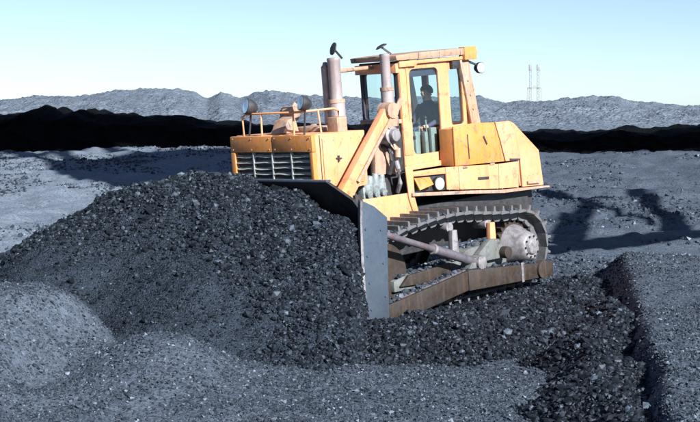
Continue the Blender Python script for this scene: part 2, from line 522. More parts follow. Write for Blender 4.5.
def patch_mesh(name, fn, x0, x1, y0, y1, step, mat, parent=None, sink=0.10):
    xs = np.arange(x0, x1, step); ys = np.arange(y0, y1, step)
    X, Y = np.meshgrid(xs, ys)
    Z = fn(X, Y)
    keep = (Z > ground_z(X, Y) - sink)
    F = grid_faces(*X.shape)
    kf = keep.ravel()[F].any(1)
    F = F[kf]
    used = np.unique(F)
    remap = np.zeros(X.size, np.int64); remap[used] = np.arange(len(used))
    V = np.stack([X, Y, Z], -1).reshape(-1, 3)[used]
    return np_mesh(name, V, remap[F], mat, parent)

# ------------------------------------------------------------------ coal lumps
def ico():
    t = (1 + 5 ** 0.5) / 2
    v = np.array([(-1, t, 0), (1, t, 0), (-1, -t, 0), (1, -t, 0), (0, -1, t), (0, 1, t), (0, -1, -t), (0, 1, -t), (t, 0, -1), (t, 0, 1), (-t, 0, -1), (-t, 0, 1)], float)
    f = np.array([(0, 11, 5), (0, 5, 1), (0, 1, 7), (0, 7, 10), (0, 10, 11), (1, 5, 9), (5, 11, 4), (11, 10, 2), (10, 7, 6), (7, 1, 8), (3, 9, 4), (3, 4, 2), (3, 2, 6), (3, 6, 8), (3, 8, 9), (4, 9, 5), (2, 4, 11), (6, 2, 10), (8, 6, 7), (9, 8, 1)])
    return v / np.linalg.norm(v[0]), f

def chip():
    v = np.array([(1, 0, 0), (-0.5, 0.87, 0), (-0.5, -0.87, 0), (0, 0, 1), (0, 0, -1)], float)     # small broken chip
    f = np.array([(0, 1, 3), (1, 2, 3), (2, 0, 3), (1, 0, 4), (2, 1, 4), (0, 2, 4)])
    return v, f

def lumps(name, pts, size, mat, parent, base=ico, lift=0.25, bright=0.12):
    """pts: n x 3, size: n; one joined mesh of broken lumps"""
    bv, bf = base()
    n = len(pts)
    nv = len(bv)
    q = RNG.normal(size=(n, 4)); q /= np.linalg.norm(q, axis=1)[:, None]
    w, x, y, z = q.T
    Rm = np.stack([1 - 2 * (y * y + z * z), 2 * (x * y - z * w), 2 * (x * z + y * w),
                   2 * (x * y + z * w), 1 - 2 * (x * x + z * z), 2 * (y * z - x * w),
                   2 * (x * z - y * w), 2 * (y * z + x * w), 1 - 2 * (x * x + y * y)], 1).reshape(n, 3, 3)
    V = bv[None] * RNG.uniform(0.72, 1.25, (n, nv, 1))
    V = V * RNG.uniform(0.55, 1.2, (n, 1, 3))
    V = np.einsum('nij,nvj->nvi', Rm, V)
    V[..., 2] *= 0.85
    V = V * size[:, None, None] + pts[:, None, :]
    V[..., 2] += (lift * size)[:, None]
    F = (bf[None] + (np.arange(n) * nv)[:, None, None]).reshape(-1, 3)
    tone = RNG.random(n) ** 2.8 * 0.8
    tone[RNG.random(n) < bright * 0.35] = 1.0
    o = np_mesh(name, V.reshape(-1, 3), F, mat, parent, smooth=False, tone=np.repeat(tone, nv))
    return o

def two_sizes(x, y, r, parent):
    p = np.stack([x, y, surface_z(x, y)], -1)
    k = r > 0.021
    lumps('coal_lumps', p[k], r[k], 'lump', parent)['kind'] = 'stuff'
    lumps('coal_crumbs', p[~k], r[~k], 'lump', parent, chip)['kind'] = 'stuff'

def scatter(n, x0, x1, y0, y1, dens):
    x = RNG.uniform(x0, x1, n); y = RNG.uniform(y0, y1, n)
    k = RNG.random(n) < dens(x, y)
    return x[k], y[k]

def in_poly(x, y, P):
    c = np.zeros(np.shape(x), bool)
    n = len(P)
    for i in range(n):
        (xa, ya), (xb, yb) = P[i], P[(i + 1) % n]
        c ^= ((ya > y) != (yb > y)) & (x < (xb - xa) * (y - ya) / (yb - ya + 1e-12) + xa)
    return c

heap = empty('coal_heap')
heap.location = (0, 0, 0)
tag(heap, 'big heap of black coal piled up against the bulldozer blade', 'coal heap')
patch_mesh('heap_surface', heap_z, -8, 2.2, 16, 27, 0.045, 'fines', heap)
windrow = empty('coal_windrow')
tag(windrow, 'low windrow of loose black coal lumps spilled beside the track and towards the lower right', 'coal heap')
patch_mesh('windrow_surface', windrow_z, -1.2, 6, 11.5, 28, 0.06, 'coal', windrow)

def fines_zone(x, y):
    """0 on the coarse part of the heap, 1 on the smooth fines at its front left"""
    P = [(-6.0, 22.6), (-4.16, 22.42), (-3.7, 22.36), (-3.23, 22.22), (-2.77, 22.02), (-2.31, 21.82), (-1.91, 21.34), (-1.59, 20.82), (-1.37, 20.5), (-1.16, 20.0), (-0.9, 19.4), (-0.7, 18.2), (-3, 15), (-9, 15), (-9, 22.8)]
    t = 0
    for k in range(4):
        dx, dy = (0.35, 0.0, -0.35, 0.0)[k], (0.0, 0.35, 0.0, -0.35)[k]
        t = t + 0.25 * in_poly(x + dx + fbm(x, y, 1.2, 3, 71) * 0.4, y + dy + fbm(x, y, 1.2, 3, 72) * 0.4, P)
    return t

def on_heap(x, y): return heap_z(x, y) > np.maximum(ground_z(x, y), windrow_z(x, y)) - 0.03
def on_wind(x, y): return windrow_z(x, y) > np.maximum(ground_z(x, y), heap_z(x, y)) - 0.02

x, y = scatter(125000, -5.5, 1.6, 16.5, 25.2, lambda x, y: on_heap(x, y) * (1 - 0.98 * fines_zone(x, y)))
two_sizes(x, y, RNG.gamma(2.4, 0.0072, len(x)).clip(0.008, 0.085), heap)
x, y = scatter(60000, -6.5, 0, 16.5, 24, lambda x, y: on_heap(x, y) * fines_zone(x, y))
lumps('coal_crumbs', np.stack([x, y, surface_z(x, y)], -1), RNG.gamma(2, 0.0050, len(x)).clip(0.006, 0.045), 'lump', heap, chip)['kind'] = 'stuff'
x, y = scatter(105000, -0.8, 5.5, 12, 28, lambda x, y: on_wind(x, y) * 1.0)
two_sizes(x, y, RNG.gamma(2.4, 0.0074, len(x)).clip(0.008, 0.09), windrow)
x, y = scatter(410000, -7, 7, 11.5, 29, lambda x, y: (np.abs(x) < 0.27 * y + 0.3) * (surface_z(x, y) < ground_z(x, y) + 0.01) * sstep(0.0, 0.10, 0.09 + 0.12 * fbm(x, y, 0.6, 3, 81)) * (16 / y) ** 1.2)
pebbles = lumps('scattered_pebbles', np.stack([x, y, surface_z(x, y)], -1), RNG.gamma(2.2, 0.0052, len(x)).clip(0.006, 0.036), 'pebble', None, chip)
tag(pebbles, 'small grey coal pebbles strewn over the dusty ground', 'pebbles', kind='stuff')

x, y = scatter(120000, -18, 18, 26, 61, lambda x, y: (np.abs(x) < 0.25 * y + 1) * (surface_z(x, y) < ground_z(x, y) + 0.01) * sstep(-0.05, 0.30, fbm(x, y, 0.35, 4, 83) + 0.10) * 0.8)
clods = lumps('scattered_clods', np.stack([x, y, surface_z(x, y)], -1), RNG.gamma(2.0, 0.016, len(x)).clip(0.012, 0.085), 'clod', None, chip)
tag(clods, 'rough clods of coaly earth covering the yard behind the bulldozer', 'clods', kind='stuff')

# ------------------------------------------------------------------ background bank and hills
def interp(u, pts):
    xs, ys = zip(*pts)
    return np.interp(u, xs, ys)

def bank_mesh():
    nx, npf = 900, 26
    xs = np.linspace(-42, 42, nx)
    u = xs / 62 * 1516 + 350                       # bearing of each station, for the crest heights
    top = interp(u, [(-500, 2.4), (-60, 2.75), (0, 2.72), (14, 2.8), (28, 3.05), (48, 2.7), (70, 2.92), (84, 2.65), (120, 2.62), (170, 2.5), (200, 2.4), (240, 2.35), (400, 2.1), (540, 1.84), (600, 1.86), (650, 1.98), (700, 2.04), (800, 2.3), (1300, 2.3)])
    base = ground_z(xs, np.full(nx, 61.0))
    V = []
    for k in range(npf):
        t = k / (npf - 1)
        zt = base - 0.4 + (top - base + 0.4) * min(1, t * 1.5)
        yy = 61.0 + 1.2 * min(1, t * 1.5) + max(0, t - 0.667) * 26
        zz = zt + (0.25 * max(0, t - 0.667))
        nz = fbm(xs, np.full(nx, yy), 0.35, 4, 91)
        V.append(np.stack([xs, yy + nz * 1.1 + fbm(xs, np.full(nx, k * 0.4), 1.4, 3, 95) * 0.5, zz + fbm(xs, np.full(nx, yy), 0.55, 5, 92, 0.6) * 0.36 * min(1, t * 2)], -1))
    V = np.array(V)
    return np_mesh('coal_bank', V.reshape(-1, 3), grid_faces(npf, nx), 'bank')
tag(bank_mesh(), 'steep coal bank across the back of the yard, its shadow band put into a black colour', kind='structure')

def hill_crest(u):
    return interp(u, [(-600, 100), (-200, 106), (0, 102), (40, 98.5), (80, 99.5), (110, 95), (140, 92.5), (178, 92), (196, 96), (208, 102), (222, 96), (240, 101), (268, 93), (300, 97), (335, 99), (362, 101), (420, 99), (480, 99), (500, 104), (545, 104), (570, 101), (592, 98), (620, 101), (650, 106), (700, 109), (900, 100), (1300, 104)])

def hills_mesh():
    rr = np.concatenate([np.linspace(66, 130, 80), np.linspace(131, 262, 130)])
    aa = np.linspace(R(-32), R(32), 640)
    X = rr[:, None] * np.tan(aa)[None, :]
    Y = np.repeat(rr[:, None], len(aa), 1)
    u = np.tan(aa) * 1516 + 350
    crest = 3.1 + (108 - hill_crest(u)) / 1516 * 215
    t = sstep(66, 215, Y)
    z0 = 1.9
    Z = z0 + (crest[None, :] - z0) * (0.25 * sstep(66, 110, Y) + 0.75 * sstep(120, 214, Y)) - 6 * sstep(222, 262, Y)
    amp = sstep(68, 110, Y)
    Z = Z + (np.abs(fbm(X, Y, 0.07, 4, 101)) * 0.6 - 0.12) * amp + fbm(X, Y, 0.42, 5, 105, 0.7) * 0.62 * amp + fbm(X, Y, 0.12, 3, 109) * 0.3 * amp
    return np_mesh('hills', np.stack([X, Y, Z], -1).reshape(-1, 3), grid_faces(*X.shape), 'spoil')
tag(hills_mesh(), 'pale grey blue spoil hills along the horizon', kind='structure')

# ------------------------------------------------------------------ bulldozer (local axes: x forward, y to its left, z up)
hx = Vector((-math.cos(TH), -math.sin(TH), 0)); ly = Vector((math.sin(TH), -math.cos(TH), 0)); zz = Vector((0, 0, 1))
AX = hx * math.cos(PD) - zz * math.sin(PD)
AZ = zz * math.cos(PD) + hx * math.sin(PD)
AY = ly * math.cos(RL) + AZ * math.sin(RL)
AZ = AZ * math.cos(RL) - ly * math.sin(RL)
DM = Matrix(((AX.x, AY.x, AZ.x, DOZ.x), (AX.y, AY.y, AZ.y, DOZ.y), (AX.z, AY.z, AZ.z, DOZ.z), (0, 0, 0, 1)))
doz = empty('bulldozer', DM)
tag(doz, 'worn yellow crawler bulldozer with tall cab pushing the coal heap', 'bulldozer')

def bolts(parent, pts, axis, r=0.022, h=0.02, mat='dusty'):
    me = None
    for p in pts:
        if me is None:
            b = MB(); a = Vector(axis)
            b.tube([Vector((0, 0, 0)), a * h], r, 6)
            o = b.build('bolt', mat, parent)
            me = o.data
        else:
            o = bpy.data.objects.new('bolt', me); COL.objects.link(o); o.parent = parent
        o.location = p

# chassis, hidden core
MB().box((-2.15, -0.86, 0.75), (2.9, 0.86, 1.5)).build('chassis', 'black', doz, 0.02)
MB().prism([(2.2, 1.2), (3.05, 1.2), (3.05, 1.9), (2.2, 1.9)], -0.8, 0.8).build('radiator_base', 'black', doz, 0.02)

# hood
hood = MB().prism([(2.02, 2.02), (3.12, 1.95), (3.12, 2.905), (3.06, 2.925), (2.02, 2.895)], -0.955, 0.955).build('hood', 'yellow', doz, 0.018)
MB().box((3.123, -0.90, 1.98), (3.14, 0.90, 2.66)).build('radiator_core', 'black', hood)
MB().box((3.123, 0.05, 2.655), (3.21, 0.97, 2.915)).build('front_panel', 'orange', hood, 0.014)  # orange here carries the front's weaker light in its colour
MB().box((3.123, -0.965, 2.655), (3.21, 0.035, 2.915)).build('front_panel', 'orange', hood, 0.014)
MB().box((3.123, 0.90, 1.95), (3.215, 0.975, 2.65)).build('front_post', 'orange', hood, 0.014)
MB().box((3.123, -0.97, 1.95), (3.215, -0.865, 2.65)).build('front_post', 'orange', hood, 0.014)
for yc in (-0.44, 0.01, 0.46):
    MB().box((3.145, yc - 0.014, 1.98), (3.20, yc + 0.014, 2.65)).build('grille_bar', 'slat', hood, 0.004)
cols = [(-0.855, -0.458), (-0.422, -0.008), (0.028, 0.442), (0.478, 0.892)]
for (ya, yb) in cols:
    for k in range(6):
        z = 2.60 - k * 0.094 + random.uniform(-0.010, 0.010)
        n = 7
        s1, s2 = random.uniform(-0.014, 0.014), random.uniform(-0.008, 0.008)
        b = MB(); top = []; V = []; F = []
        for i in range(n):
            t = i / (n - 1)
            dz = s1 * math.sin(math.pi * t) + s2 * math.sin(2 * math.pi * t)
            yy = ya + (yb - ya) * t
            V += [(3.150, yy, z + 0.016 + dz), (3.195, yy, z - 0.020 + dz), (3.188, yy, z - 0.028 + dz), (3.145, yy, z + 0.008 + dz)]
        for i in range(n - 1):
            for j in range(4):
                F.append((4 * i + j, 4 * i + (j + 1) % 4, 4 * i + 4 + (j + 1) % 4, 4 * i + 4 + j))
        F += [(3, 2, 1, 0), (4 * n - 4, 4 * n - 3, 4 * n - 2, 4 * n - 1)]
        b.poly((V, F)).build('grille_slat', 'slat', hood)
# side door panel, latch
MB().box((2.12, 0.958, 2.08), (2.98, 0.972, 2.84)).build('side_door', 'yellow', hood, 0.006)
lt = MB().bar((2.67, 0.975, 2.55), (2.67, 0.975, 2.45), 0.05, 0.03).bar((2.72, 0.983, 2.51), (2.60, 0.983, 2.50), 0.03, 0.02).build('latch', 'black', hood)
MB().bar((3.03, 0.958, 2.90), (3.03, 0.958, 2.05), 0.012, 0.012).build('panel_gap', 'black', hood)
bolts(hood, [(2.16 + 0.195 * i, 0.972, z) for i in range(5) for z in (2.12, 2.80)], (0, 1, 0), 0.010, 0.008, 'dusty')
bolts(hood, [(3.21, y, 2.70) for y in (-0.9, -0.45, -0.02, 0.11, 0.5, 0.92)] + [(3.21, y, 2.875) for y in (-0.9, -0.45, -0.02, 0.11, 0.5, 0.92)], (1, 0, 0), 0.011, 0.008, 'dusty')
for zc in (2.25, 2.68):
    MB().box((2.10, 0.973, zc - 0.05), (2.14, 0.988, zc + 0.05)).build('hinge', 'dusty', hood, 0.004)
# rear hood, narrower, and engine bay
MB().prism([(0.80, 2.1), (2.019, 2.1), (2.019, 2.80), (0.80, 2.72)], -0.62, 0.62).build('rear_hood', 'black', doz, 0.02)  # black colour stands in for the shaded recess behind the lift arm
MB().box((0.8, -0.7, 1.45), (2.2, 0.70, 2.09)).build('engine_bay', 'black', doz, 0.02)
eng = MB().box((1.50, 0.705, 1.62), (2.05, 0.86, 2.0)).build('engine_block', 'silver', doz, 0.03)
for i in range(4):
    MB().tube([(1.55 + i * 0.14, 0.78, 2.0), (1.55 + i * 0.14, 0.80, 2.13 + 0.03 * (i % 2))], [0.075, 0.055], 10).build('rocker_cap', 'silver', eng, 0.01)
for i in range(3):
    MB().tube([(1.62 + i * 0.17, 0.86, 1.86), (1.62 + i * 0.17, 0.93, 1.84)], 0.06, 10).build('cover_plate', 'silver', eng, 0.01)
MB().tube([(1.35, 0.75, 2.7), (1.34, 0.92, 2.45), (1.30, 0.95, 2.2), (1.22, 0.9, 1.95), (1.18, 0.8, 1.8)], 0.045, 10).build('hose', 'bright', doz)
MB().tube([(1.55, 0.72, 2.65), (1.50, 0.93, 2.55), (1.44, 0.98, 2.35), (1.46, 0.9, 2.12)], 0.035, 10).build('hose', 'black', doz)
MB().tube([(1.75, 0.72, 2.75), (1.62, 0.95, 2.72), (1.4, 0.98, 2.68), (1.1, 0.8, 2.74)], 0.03, 10).build('hose', 'black', doz)

# hood top clutter
MB().box((2.05, -0.30, 2.90), (2.45, 0.35, 2.99)).build('hood_cover', 'dusty', doz, 0.02)
MB().box((2.30, 0.62, 2.90), (2.52, 0.86, 3.14)).build('battery_box', 'dusty', doz, 0.015)
MB().prism([(2.62, 2.92), (2.98, 2.93), (2.86, 3.13), (2.7, 3.19)], -0.22, 0.08).build('filler_cover', 'dusty', doz, 0.02)

# lamps and hand rails on the hood
def lamp(name, pos, aim, r, stalk=None):
    a = Vector(aim).normalized(); p = Vector(pos)
    o = MB().tube([p - a * r * 1.25, p - a * r * 0.95, p - a * r * 0.35, p + a * r * 0.30, p + a * r * 0.36], [r * 0.25, r * 0.62, r * 0.97, r, r * 0.93], 18).build(name, 'black', doz)
    MB().tube([p + a * r * 0.365, p + a * r * 0.42, p + a * r * 0.46], [r * 0.9, r * 0.6, r * 0.12], 18).build('lens', 'lens', o, 0, 60)
    if stalk:
        MB().tube([p - a * r * 0.3 + Vector((0, 0, -r * 0.9)), Vector(stalk)], 0.016, 8).build('stalk', 'black', o)
    return o
lamp('headlight', (3.12, -0.55, 3.39), (1, -0.35, 0.30), 0.13, (3.1, -0.60, 2.91))
lamp('headlight', (3.12, 0.74, 3.41), (1, -0.35, 0.30), 0.12, (3.10, 0.70, 2.91))
rail = MB().tube([(3.13, -0.70, 2.91), (3.13, -0.70, 3.22), (3.10, -0.64, 3.27), (3.10, 0.48, 3.27), (3.06, 0.54, 3.27), (2.5, 0.78, 3.28), (2.42, 0.80, 3.24), (2.42, 0.80, 2.9)], 0.018, 8).build('hand_rail', 'yellow', doz)
for yy in (-0.28, 0.48):
    MB().tube([(3.10, yy, 3.27), (3.11, yy, 2.91)], 0.016, 8).build('rail_post', 'yellow', rail)
MB().tube([(2.75, 0.68, 3.275), (2.75, 0.72, 2.91)], 0.016, 8).build('rail_post', 'yellow', rail)

# exhausts
def exhaust(x, y, z0, z1, r, big=None):
    o = MB().tube([(x, y, z0), (x, y, z0 + 0.45), (x, y, z0 + 0.47), (x, y, z1 - 0.06), (x, y, z1 - 0.05), (x, y, z1)], [r * 1.28, r * 1.28, r, r, r * 1.06, r * 1.06], 20).build('exhaust_pipe', 'pipe', doz)
    MB().tube([(x, y, z1 - 0.03), (x, y, z1 + 0.003)], r * 0.85, 16).build('pipe_mouth', 'black', o)
    MB().tube([(x, y, z0 + 0.44), (x, y, z0 + 0.5)], r * 1.36, 20).build('clamp', 'dusty', o)
    return o
e1 = exhaust(1.98, 0.33, 2.90, 4.07, 0.105)
MB().tube([(1.98, 0.12, 2.90), (1.98, 0.12, 3.92), (1.98, 0.16, 3.98)], 0.07, 14).build('breather_pipe', 'pipe', doz)
def rain_cap(parent, c, hinge, r, tilt):
    n = Vector(tilt).normalized(); c = Vector(c)
    MB().tube([c - n * 0.018, c, c + n * 0.022], [r, r, r * 0.55], 18).bar(Vector(hinge), c - n * 0.02, 0.035, 0.03).build('rain_cap', 'black', parent)
rain_cap(e1, (1.95, 0.30, 4.22), (1.87, 0.42, 4.05), 0.105, (0.80, -0.30, 0.30))
e2 = exhaust(0.98, 0.52, 3.02, 4.07, 0.085)
rain_cap(e2, (0.96, 0.44, 4.20), (0.82, 0.52, 4.06), 0.10, (0.35, -0.25, 0.95))
ac = MB().tube([(0.98, 0.52, 2.66), (0.98, 0.52, 2.72), (0.98, 0.52, 3.02), (0.98, 0.52, 3.06)], [0.12, 0.16, 0.16, 0.12], 20).build('air_cleaner', 'dusty', doz)
MB().tube([(0.98, 0.52, 2.83), (0.98, 0.52, 2.87)], 0.17, 20).build('strap', 'black', ac)
MB().tube([(1.90, 0.33, 3.85), (0.86, 0.10, 3.86)], 0.035, 10).build('brace_tube', 'dusty', doz)

# lower yellow side plates and body under the cab
lp = MB().prism([(2.25, 1.80), (1.19, 1.78), (1.03, 1.52), (1.02, 1.30), (1.75, 1.27), (2.15, 1.50)], 0.985, 1.03).build('side_plate', 'yellow', doz, 0.01)
MB().prism([(1.24, 2.22), (1.06, 2.22), (1.06, 1.70), (0.98, 1.40), (1.10, 1.40), (1.20, 1.70)], 1.032, 1.06).build('step_post', 'yellow', doz, 0.008)
bolts(lp, [(1.14 + i * 0.13, 1.03, 1.33 + 0.002 * i) for i in range(5)] + [(1.78 + i * 0.09, 1.03, 1.34 + i * 0.07) for i in range(4)], (0, 1, 0), 0.022, 0.025)
MB().prism([(1.75, 1.26), (1.02, 1.29), (1.02, 1.24), (1.75, 1.21)], 0.985, 1.20).build('foot_step', 'dusty', doz, 0.008)

body = MB().prism([(1.05, 1.78), (1.05, 2.10), (-0.10, 2.05), (-2.40, 1.96), (-2.42, 1.50)], -0.96, 0.955).build('body', 'black', doz, 0.01)
# panels of the lower body, seen from the left
def side_panel(name, prof, mat, t=0.04, bev=0.012, y=0.965):
    return MB().prism(prof, y, y + t).build(name, mat, doz, bev)
side_panel('side_panel', [(1.04, 2.11), (1.04, 2.03), (0.20, 1.99), (0.20, 2.10)], 'yellow')
flap = MB().poly(([(0.98, 1.0, 2.00), (0.60, 1.0, 1.98), (0.62, 1.10, 1.86), (0.96, 1.10, 1.80), (0.98, 0.97, 2.00), (0.60, 0.97, 1.98), (0.62, 1.07, 1.85), (0.96, 1.07, 1.79)],
            [(0, 1, 2, 3), (4, 7, 6, 5), (0, 4, 5, 1), (1, 5, 6, 2), (2, 6, 7, 3), (3, 7, 4, 0)])).build('open_flap', 'orange', doz, 0.005)
lamp('side_lamp', (0.40, 1.0, 1.845), (0.1, 1, 0.0), 0.115)
side_panel('side_panel', [(0.19, 2.10), (0.19, 1.72), (-0.13, 1.68), (-0.13, 2.08)], 'yellow')
side_panel('side_panel', [(-0.14, 2.08), (-0.14, 1.68), (-1.17, 1.58), (-1.20, 2.01)], 'yellow')
side_panel('side_panel', [(-1.21, 2.01), (-1.18, 1.58), (-1.72, 1.54), (-1.75, 2.0)], 'yellow')
MB().bar((-0.62, 1.012, 1.82), (-0.90, 1.012, 1.80), 0.02, 0.045).build('handle', 'black', doz, 0.004)
MB().bar((-1.95, 1.03, 1.60), (-2.3, 1.03, 1.575), 0.03, 0.05).build('grab_plate', 'dusty', doz, 0.004)
# tank behind the cab
tank = MB().prism([(-0.48, 2.07), (-0.48, 2.72), (-1.58, 2.70), (-2.30, 2.12), (-2.38, 1.55), (-1.8, 1.55), (-1.76, 2.02)], -0.96, 0.96).build('rear_tank', 'yellow', doz, 0.02)
MB().prism([(-0.07, 2.09), (-0.08, 2.76), (-0.60, 2.775), (-1.16, 2.745), (-1.28, 2.40), (-1.38, 2.035)], 0.963, 1.0).build('tank_panel', 'orange', doz, 0.012)
MB().prism([(-0.07, 2.09), (-0.08, 2.72), (-0.48, 2.735), (-0.48, 2.09)], 0.66, 0.96).build('tank_front', 'orange', doz, 0.012)
MB().prism([(-1.175, 2.745), (-1.57, 2.735), (-1.72, 2.52), (-1.80, 2.02), (-1.395, 2.035), (-1.29, 2.40)], 0.963, 1.012).build('tank_panel', 'yellow', doz, 0.012)
MB().prism([(-1.585, 2.735), (-1.70, 2.68), (-2.36, 2.14), (-2.44, 1.50), (-1.83, 1.535), (-1.815, 2.02), (-1.735, 2.51)], 0.963, 1.0).build('tank_panel', 'yellow', doz, 0.012)
MB().bar((-0.42, 1.004, 2.60), (-0.43, 1.004, 2.18), 0.012, 0.02).build('panel_seam', 'black', tank)
MB().bar((-0.84, 1.004, 2.53), (-0.92, 1.004, 2.38), 0.012, 0.035).build('panel_latch', 'black', tank)
MB().bar((-1.50, 1.016, 2.06), (-1.79, 1.016, 2.03), 0.012, 0.035).build('panel_gap', 'black', tank)
bolts(tank, [(-0.13, 1.0, 2.14 + 0.14 * i) for i in range(5)] + [(-0.25 - 0.2 * i, 1.0, 2.73) for i in range(5)] + [(-0.25 - 0.2 * i, 1.0, 2.11 - 0.008 * i) for i in range(6)], (0, 1, 0), 0.009, 0.008, 'dusty')
bolts(tank, [(-1.64 - 0.14 * i, 1.0, 2.66 - 0.115 * i) for i in range(5)] + [(-1.92 - 0.12 * i, 1.0, 1.72) for i in range(4)], (0, 1, 0), 0.010, 0.008, 'dusty')
bolts(doz, [(x, 1.005, z) for x in (0.14, -0.08, -0.2, -0.66, -1.12, -1.26, -1.68) for z in (2.0 + x * 0.035, 1.70 + x * 0.10)], (0, 1, 0), 0.010, 0.008, 'dusty')
for x in (-0.30, -1.02):
    MB().box((x - 0.06, 1.004, 2.035 + x * 0.02), (x + 0.06, 1.022, 2.065 + x * 0.02)).build('hinge', 'dusty', tank, 0.004)
# fender ledge over the track
fend = MB().prism([(1.15, 1.775), (-0.2, 1.655), (-1.2, 1.555), (-2.47, 1.485), (-2.50, 1.455), (-1.2, 1.50), (-0.2, 1.60), (1.15, 1.72)], 0.90, 1.10).build('fender', 'dusty', doz, 0.008)
MB().prism([(1.15, 1.775), (-2.47, 1.485), (-2.47, 1.45), (1.15, 1.72)], -1.10, -0.9).build('fender', 'dusty', doz, 0.008)
MB().box((-2.35, -0.8, 1.0), (-2.05, 0.8, 1.6)).build('rear_frame', 'black', doz, 0.03)

# cab
CX0, CX1, CY0, CY1, CZ0, CZ1 = -0.90, 0.77, -0.30, 0.62, 2.10, 3.93
cab = MB().ring((-0.44, CX1, CZ0, CZ1), (-0.205, 0.52, 2.34, 3.78, 0.10), CY1 - 0.05, CY1).build('cab', 'yellow', doz, 0.012)
MB().ring((CX0, -0.445, 2.60, CZ1), (-0.82, -0.49, 2.76, 3.72, 0.05), CY1 - 0.06, CY1 - 0.01).build('quarter_frame', 'yellow', cab, 0.008)
MB().ring((CY0, CY1 - 0.052, CZ0, CZ1), (CY0 + 0.06, CY1 - 0.13, 2.98, 3.74, 0.05), CX1 - 0.05, CX1, 'x').build('front_frame', 'cab_dark', cab, 0.008)
MB().ring((CY0, CY1 - 0.062, CZ0, CZ1), (CY0 + 0.07, CY1 - 0.12, 2.80, 3.74, 0.06), CX0, CX0 + 0.05, 'x').build('rear_wall', 'yellow', cab, 0.008)
MB().ring((CX0 + 0.052, CX1 - 0.052, CZ0, CZ1), (CX0 + 0.12, CX1 - 0.12, 2.80, 3.76, 0.08), CY0, CY0 + 0.05).build('right_wall', 'cab_dark', cab, 0.008)
MB().box((-0.205 - 0.02, CY1 - 0.03, 2.32), (0.54, CY1 - 0.022, 3.80)).build('door_glass', 'glass', cab)
MB().box((-0.83, CY1 - 0.04, 2.75), (-0.48, CY1 - 0.032, 3.73)).build('quarter_glass', 'glass', cab)
MB().box((CX1 - 0.03, CY0 + 0.05, 2.97), (CX1 - 0.022, CY1 - 0.12, 3.75)).build('front_glass', 'glass', cab)
MB().box((CX0 + 0.02, CY0 + 0.06, 2.79), (CX0 + 0.028, CY1 - 0.11, 3.75)).build('rear_glass', 'glass', cab)
MB().box((CX0 + 0.11, CY0 + 0.02, 2.79), (CX1 - 0.11, CY0 + 0.028, 3.77)).build('right_glass', 'glass', cab)
MB().box((CX0 + 0.05, CY0 + 0.05, 2.11), (CX1 - 0.05, CY1 - 0.055, 2.15)).build('cab_floor', 'cab_dark', cab)
MB().box((CX0 + 0.05, CY0 + 0.05, 3.80), (CX1 - 0.05, CY1 - 0.055, 3.91)).build('headliner', 'cab_dark', cab, 0.01)
MB().box((-0.26, 0.53, 3.65), (0.50, 0.555, 3.80)).build('sun_visor', 'cab_dark', cab, 0.01)
MB().box((0.50, 0.622, 2.90), (0.535, 0.66, 2.96)).build('hinge', 'black', cab, 0.004)
MB().box((0.50, 0.622, 2.60), (0.535, 0.66, 2.66)).build('hinge', 'black', cab, 0.004)
MB().box((-0.38, 0.622, 2.36), (-0.33, 0.65, 2.40)).build('door_catch', 'black', cab, 0.004)
MB().ring((0.545, 0.765, 2.35, 3.85), (0.60, 0.71, 2.9, 3.80, 0.03), CY1 + 0.002, CY1 + 0.012).build('door_post_trim', 'yellow', cab, 0.004)
MB().box((-0.46, CY1 + 0.002, 2.10), (0.79, CY1 + 0.05, 2.19)).build('door_sill', 'yellow', cab, 0.012)
MB().prism([(0.80, 3.93), (0.80, 3.83), (0.40, 3.83), (0.36, 3.87), (-0.85, 3.87), (-0.85, 3.93)], CY1 + 0.003, CY1 + 0.06).build('gutter', 'yellow', cab, 0.008)
MB().box((0.772, CY0 - 0.02, 3.74), (0.86, CY1 + 0.02, 3.90)).build('front_header', 'yellow', cab, 0.01)
MB().box((0.772, CY0, 2.90), (0.84, CY1, 2.97)).build('front_ledge', 'dusty', cab, 0.01)
roof = MB().prism([(0.90, 3.945), (0.92, 4.03), (0.5, 4.05), (-0.9, 4.07), (-1.16, 4.06), (-1.18, 3.955)], CY0 - 0.06, CY1 + 0.10).build('cab_roof', 'roof', doz, 0.015)
for xx in (0.35, -0.18, -0.72):
    MB().box((xx - 0.02, CY1 + 0.101, 3.95), (xx + 0.02, CY1 + 0.112, 4.04)).build('roof_rib', 'dusty', roof, 0.003)
MB().box((-1.12, CY1 - 0.02, 3.86), (-0.80, CY1 + 0.12, 4.085)).build('corner_cap', 'orange', roof, 0.012)
rops = MB().bar((-0.86, 0.60, 3.92), (-1.09, 0.60, 2.70), 0.12, 0.235, (1, 0, 0)).build('rollover_post', 'dusty', doz, 0.014)
bolts(rops, [(-0.93, 0.661, 3.5), (-0.97, 0.661, 3.25), (-1.02, 0.661, 3.0)], (0, 1, 0), 0.02, 0.02)
MB().bar((-0.86, -0.80, 3.98), (-1.09, -0.80, 2.70), 0.12, 0.235, (1, 0, 0)).build('rollover_post', 'dusty', doz, 0.014)
MB().bar((-1.0, CY0 - 0.062, 4.0), (-1.0, -0.87, 4.0), 0.2, 0.1).build('rollover_beam', 'roof', doz, 0.01)
MB().box((-0.72, CY1 + 0.004, 3.72), (-0.52, CY1 + 0.07, 3.86)).build('roof_bracket', 'black', doz, 0.01)
lamp('work_light', (-1.25, 0.68, 3.70), (0.15, 1.0, 0.0), 0.10)
MB().bar((-1.2, 0.64, 3.76), (-0.98, 0.62, 3.84), 0.04, 0.03).build('light_bracket', 'black', doz)
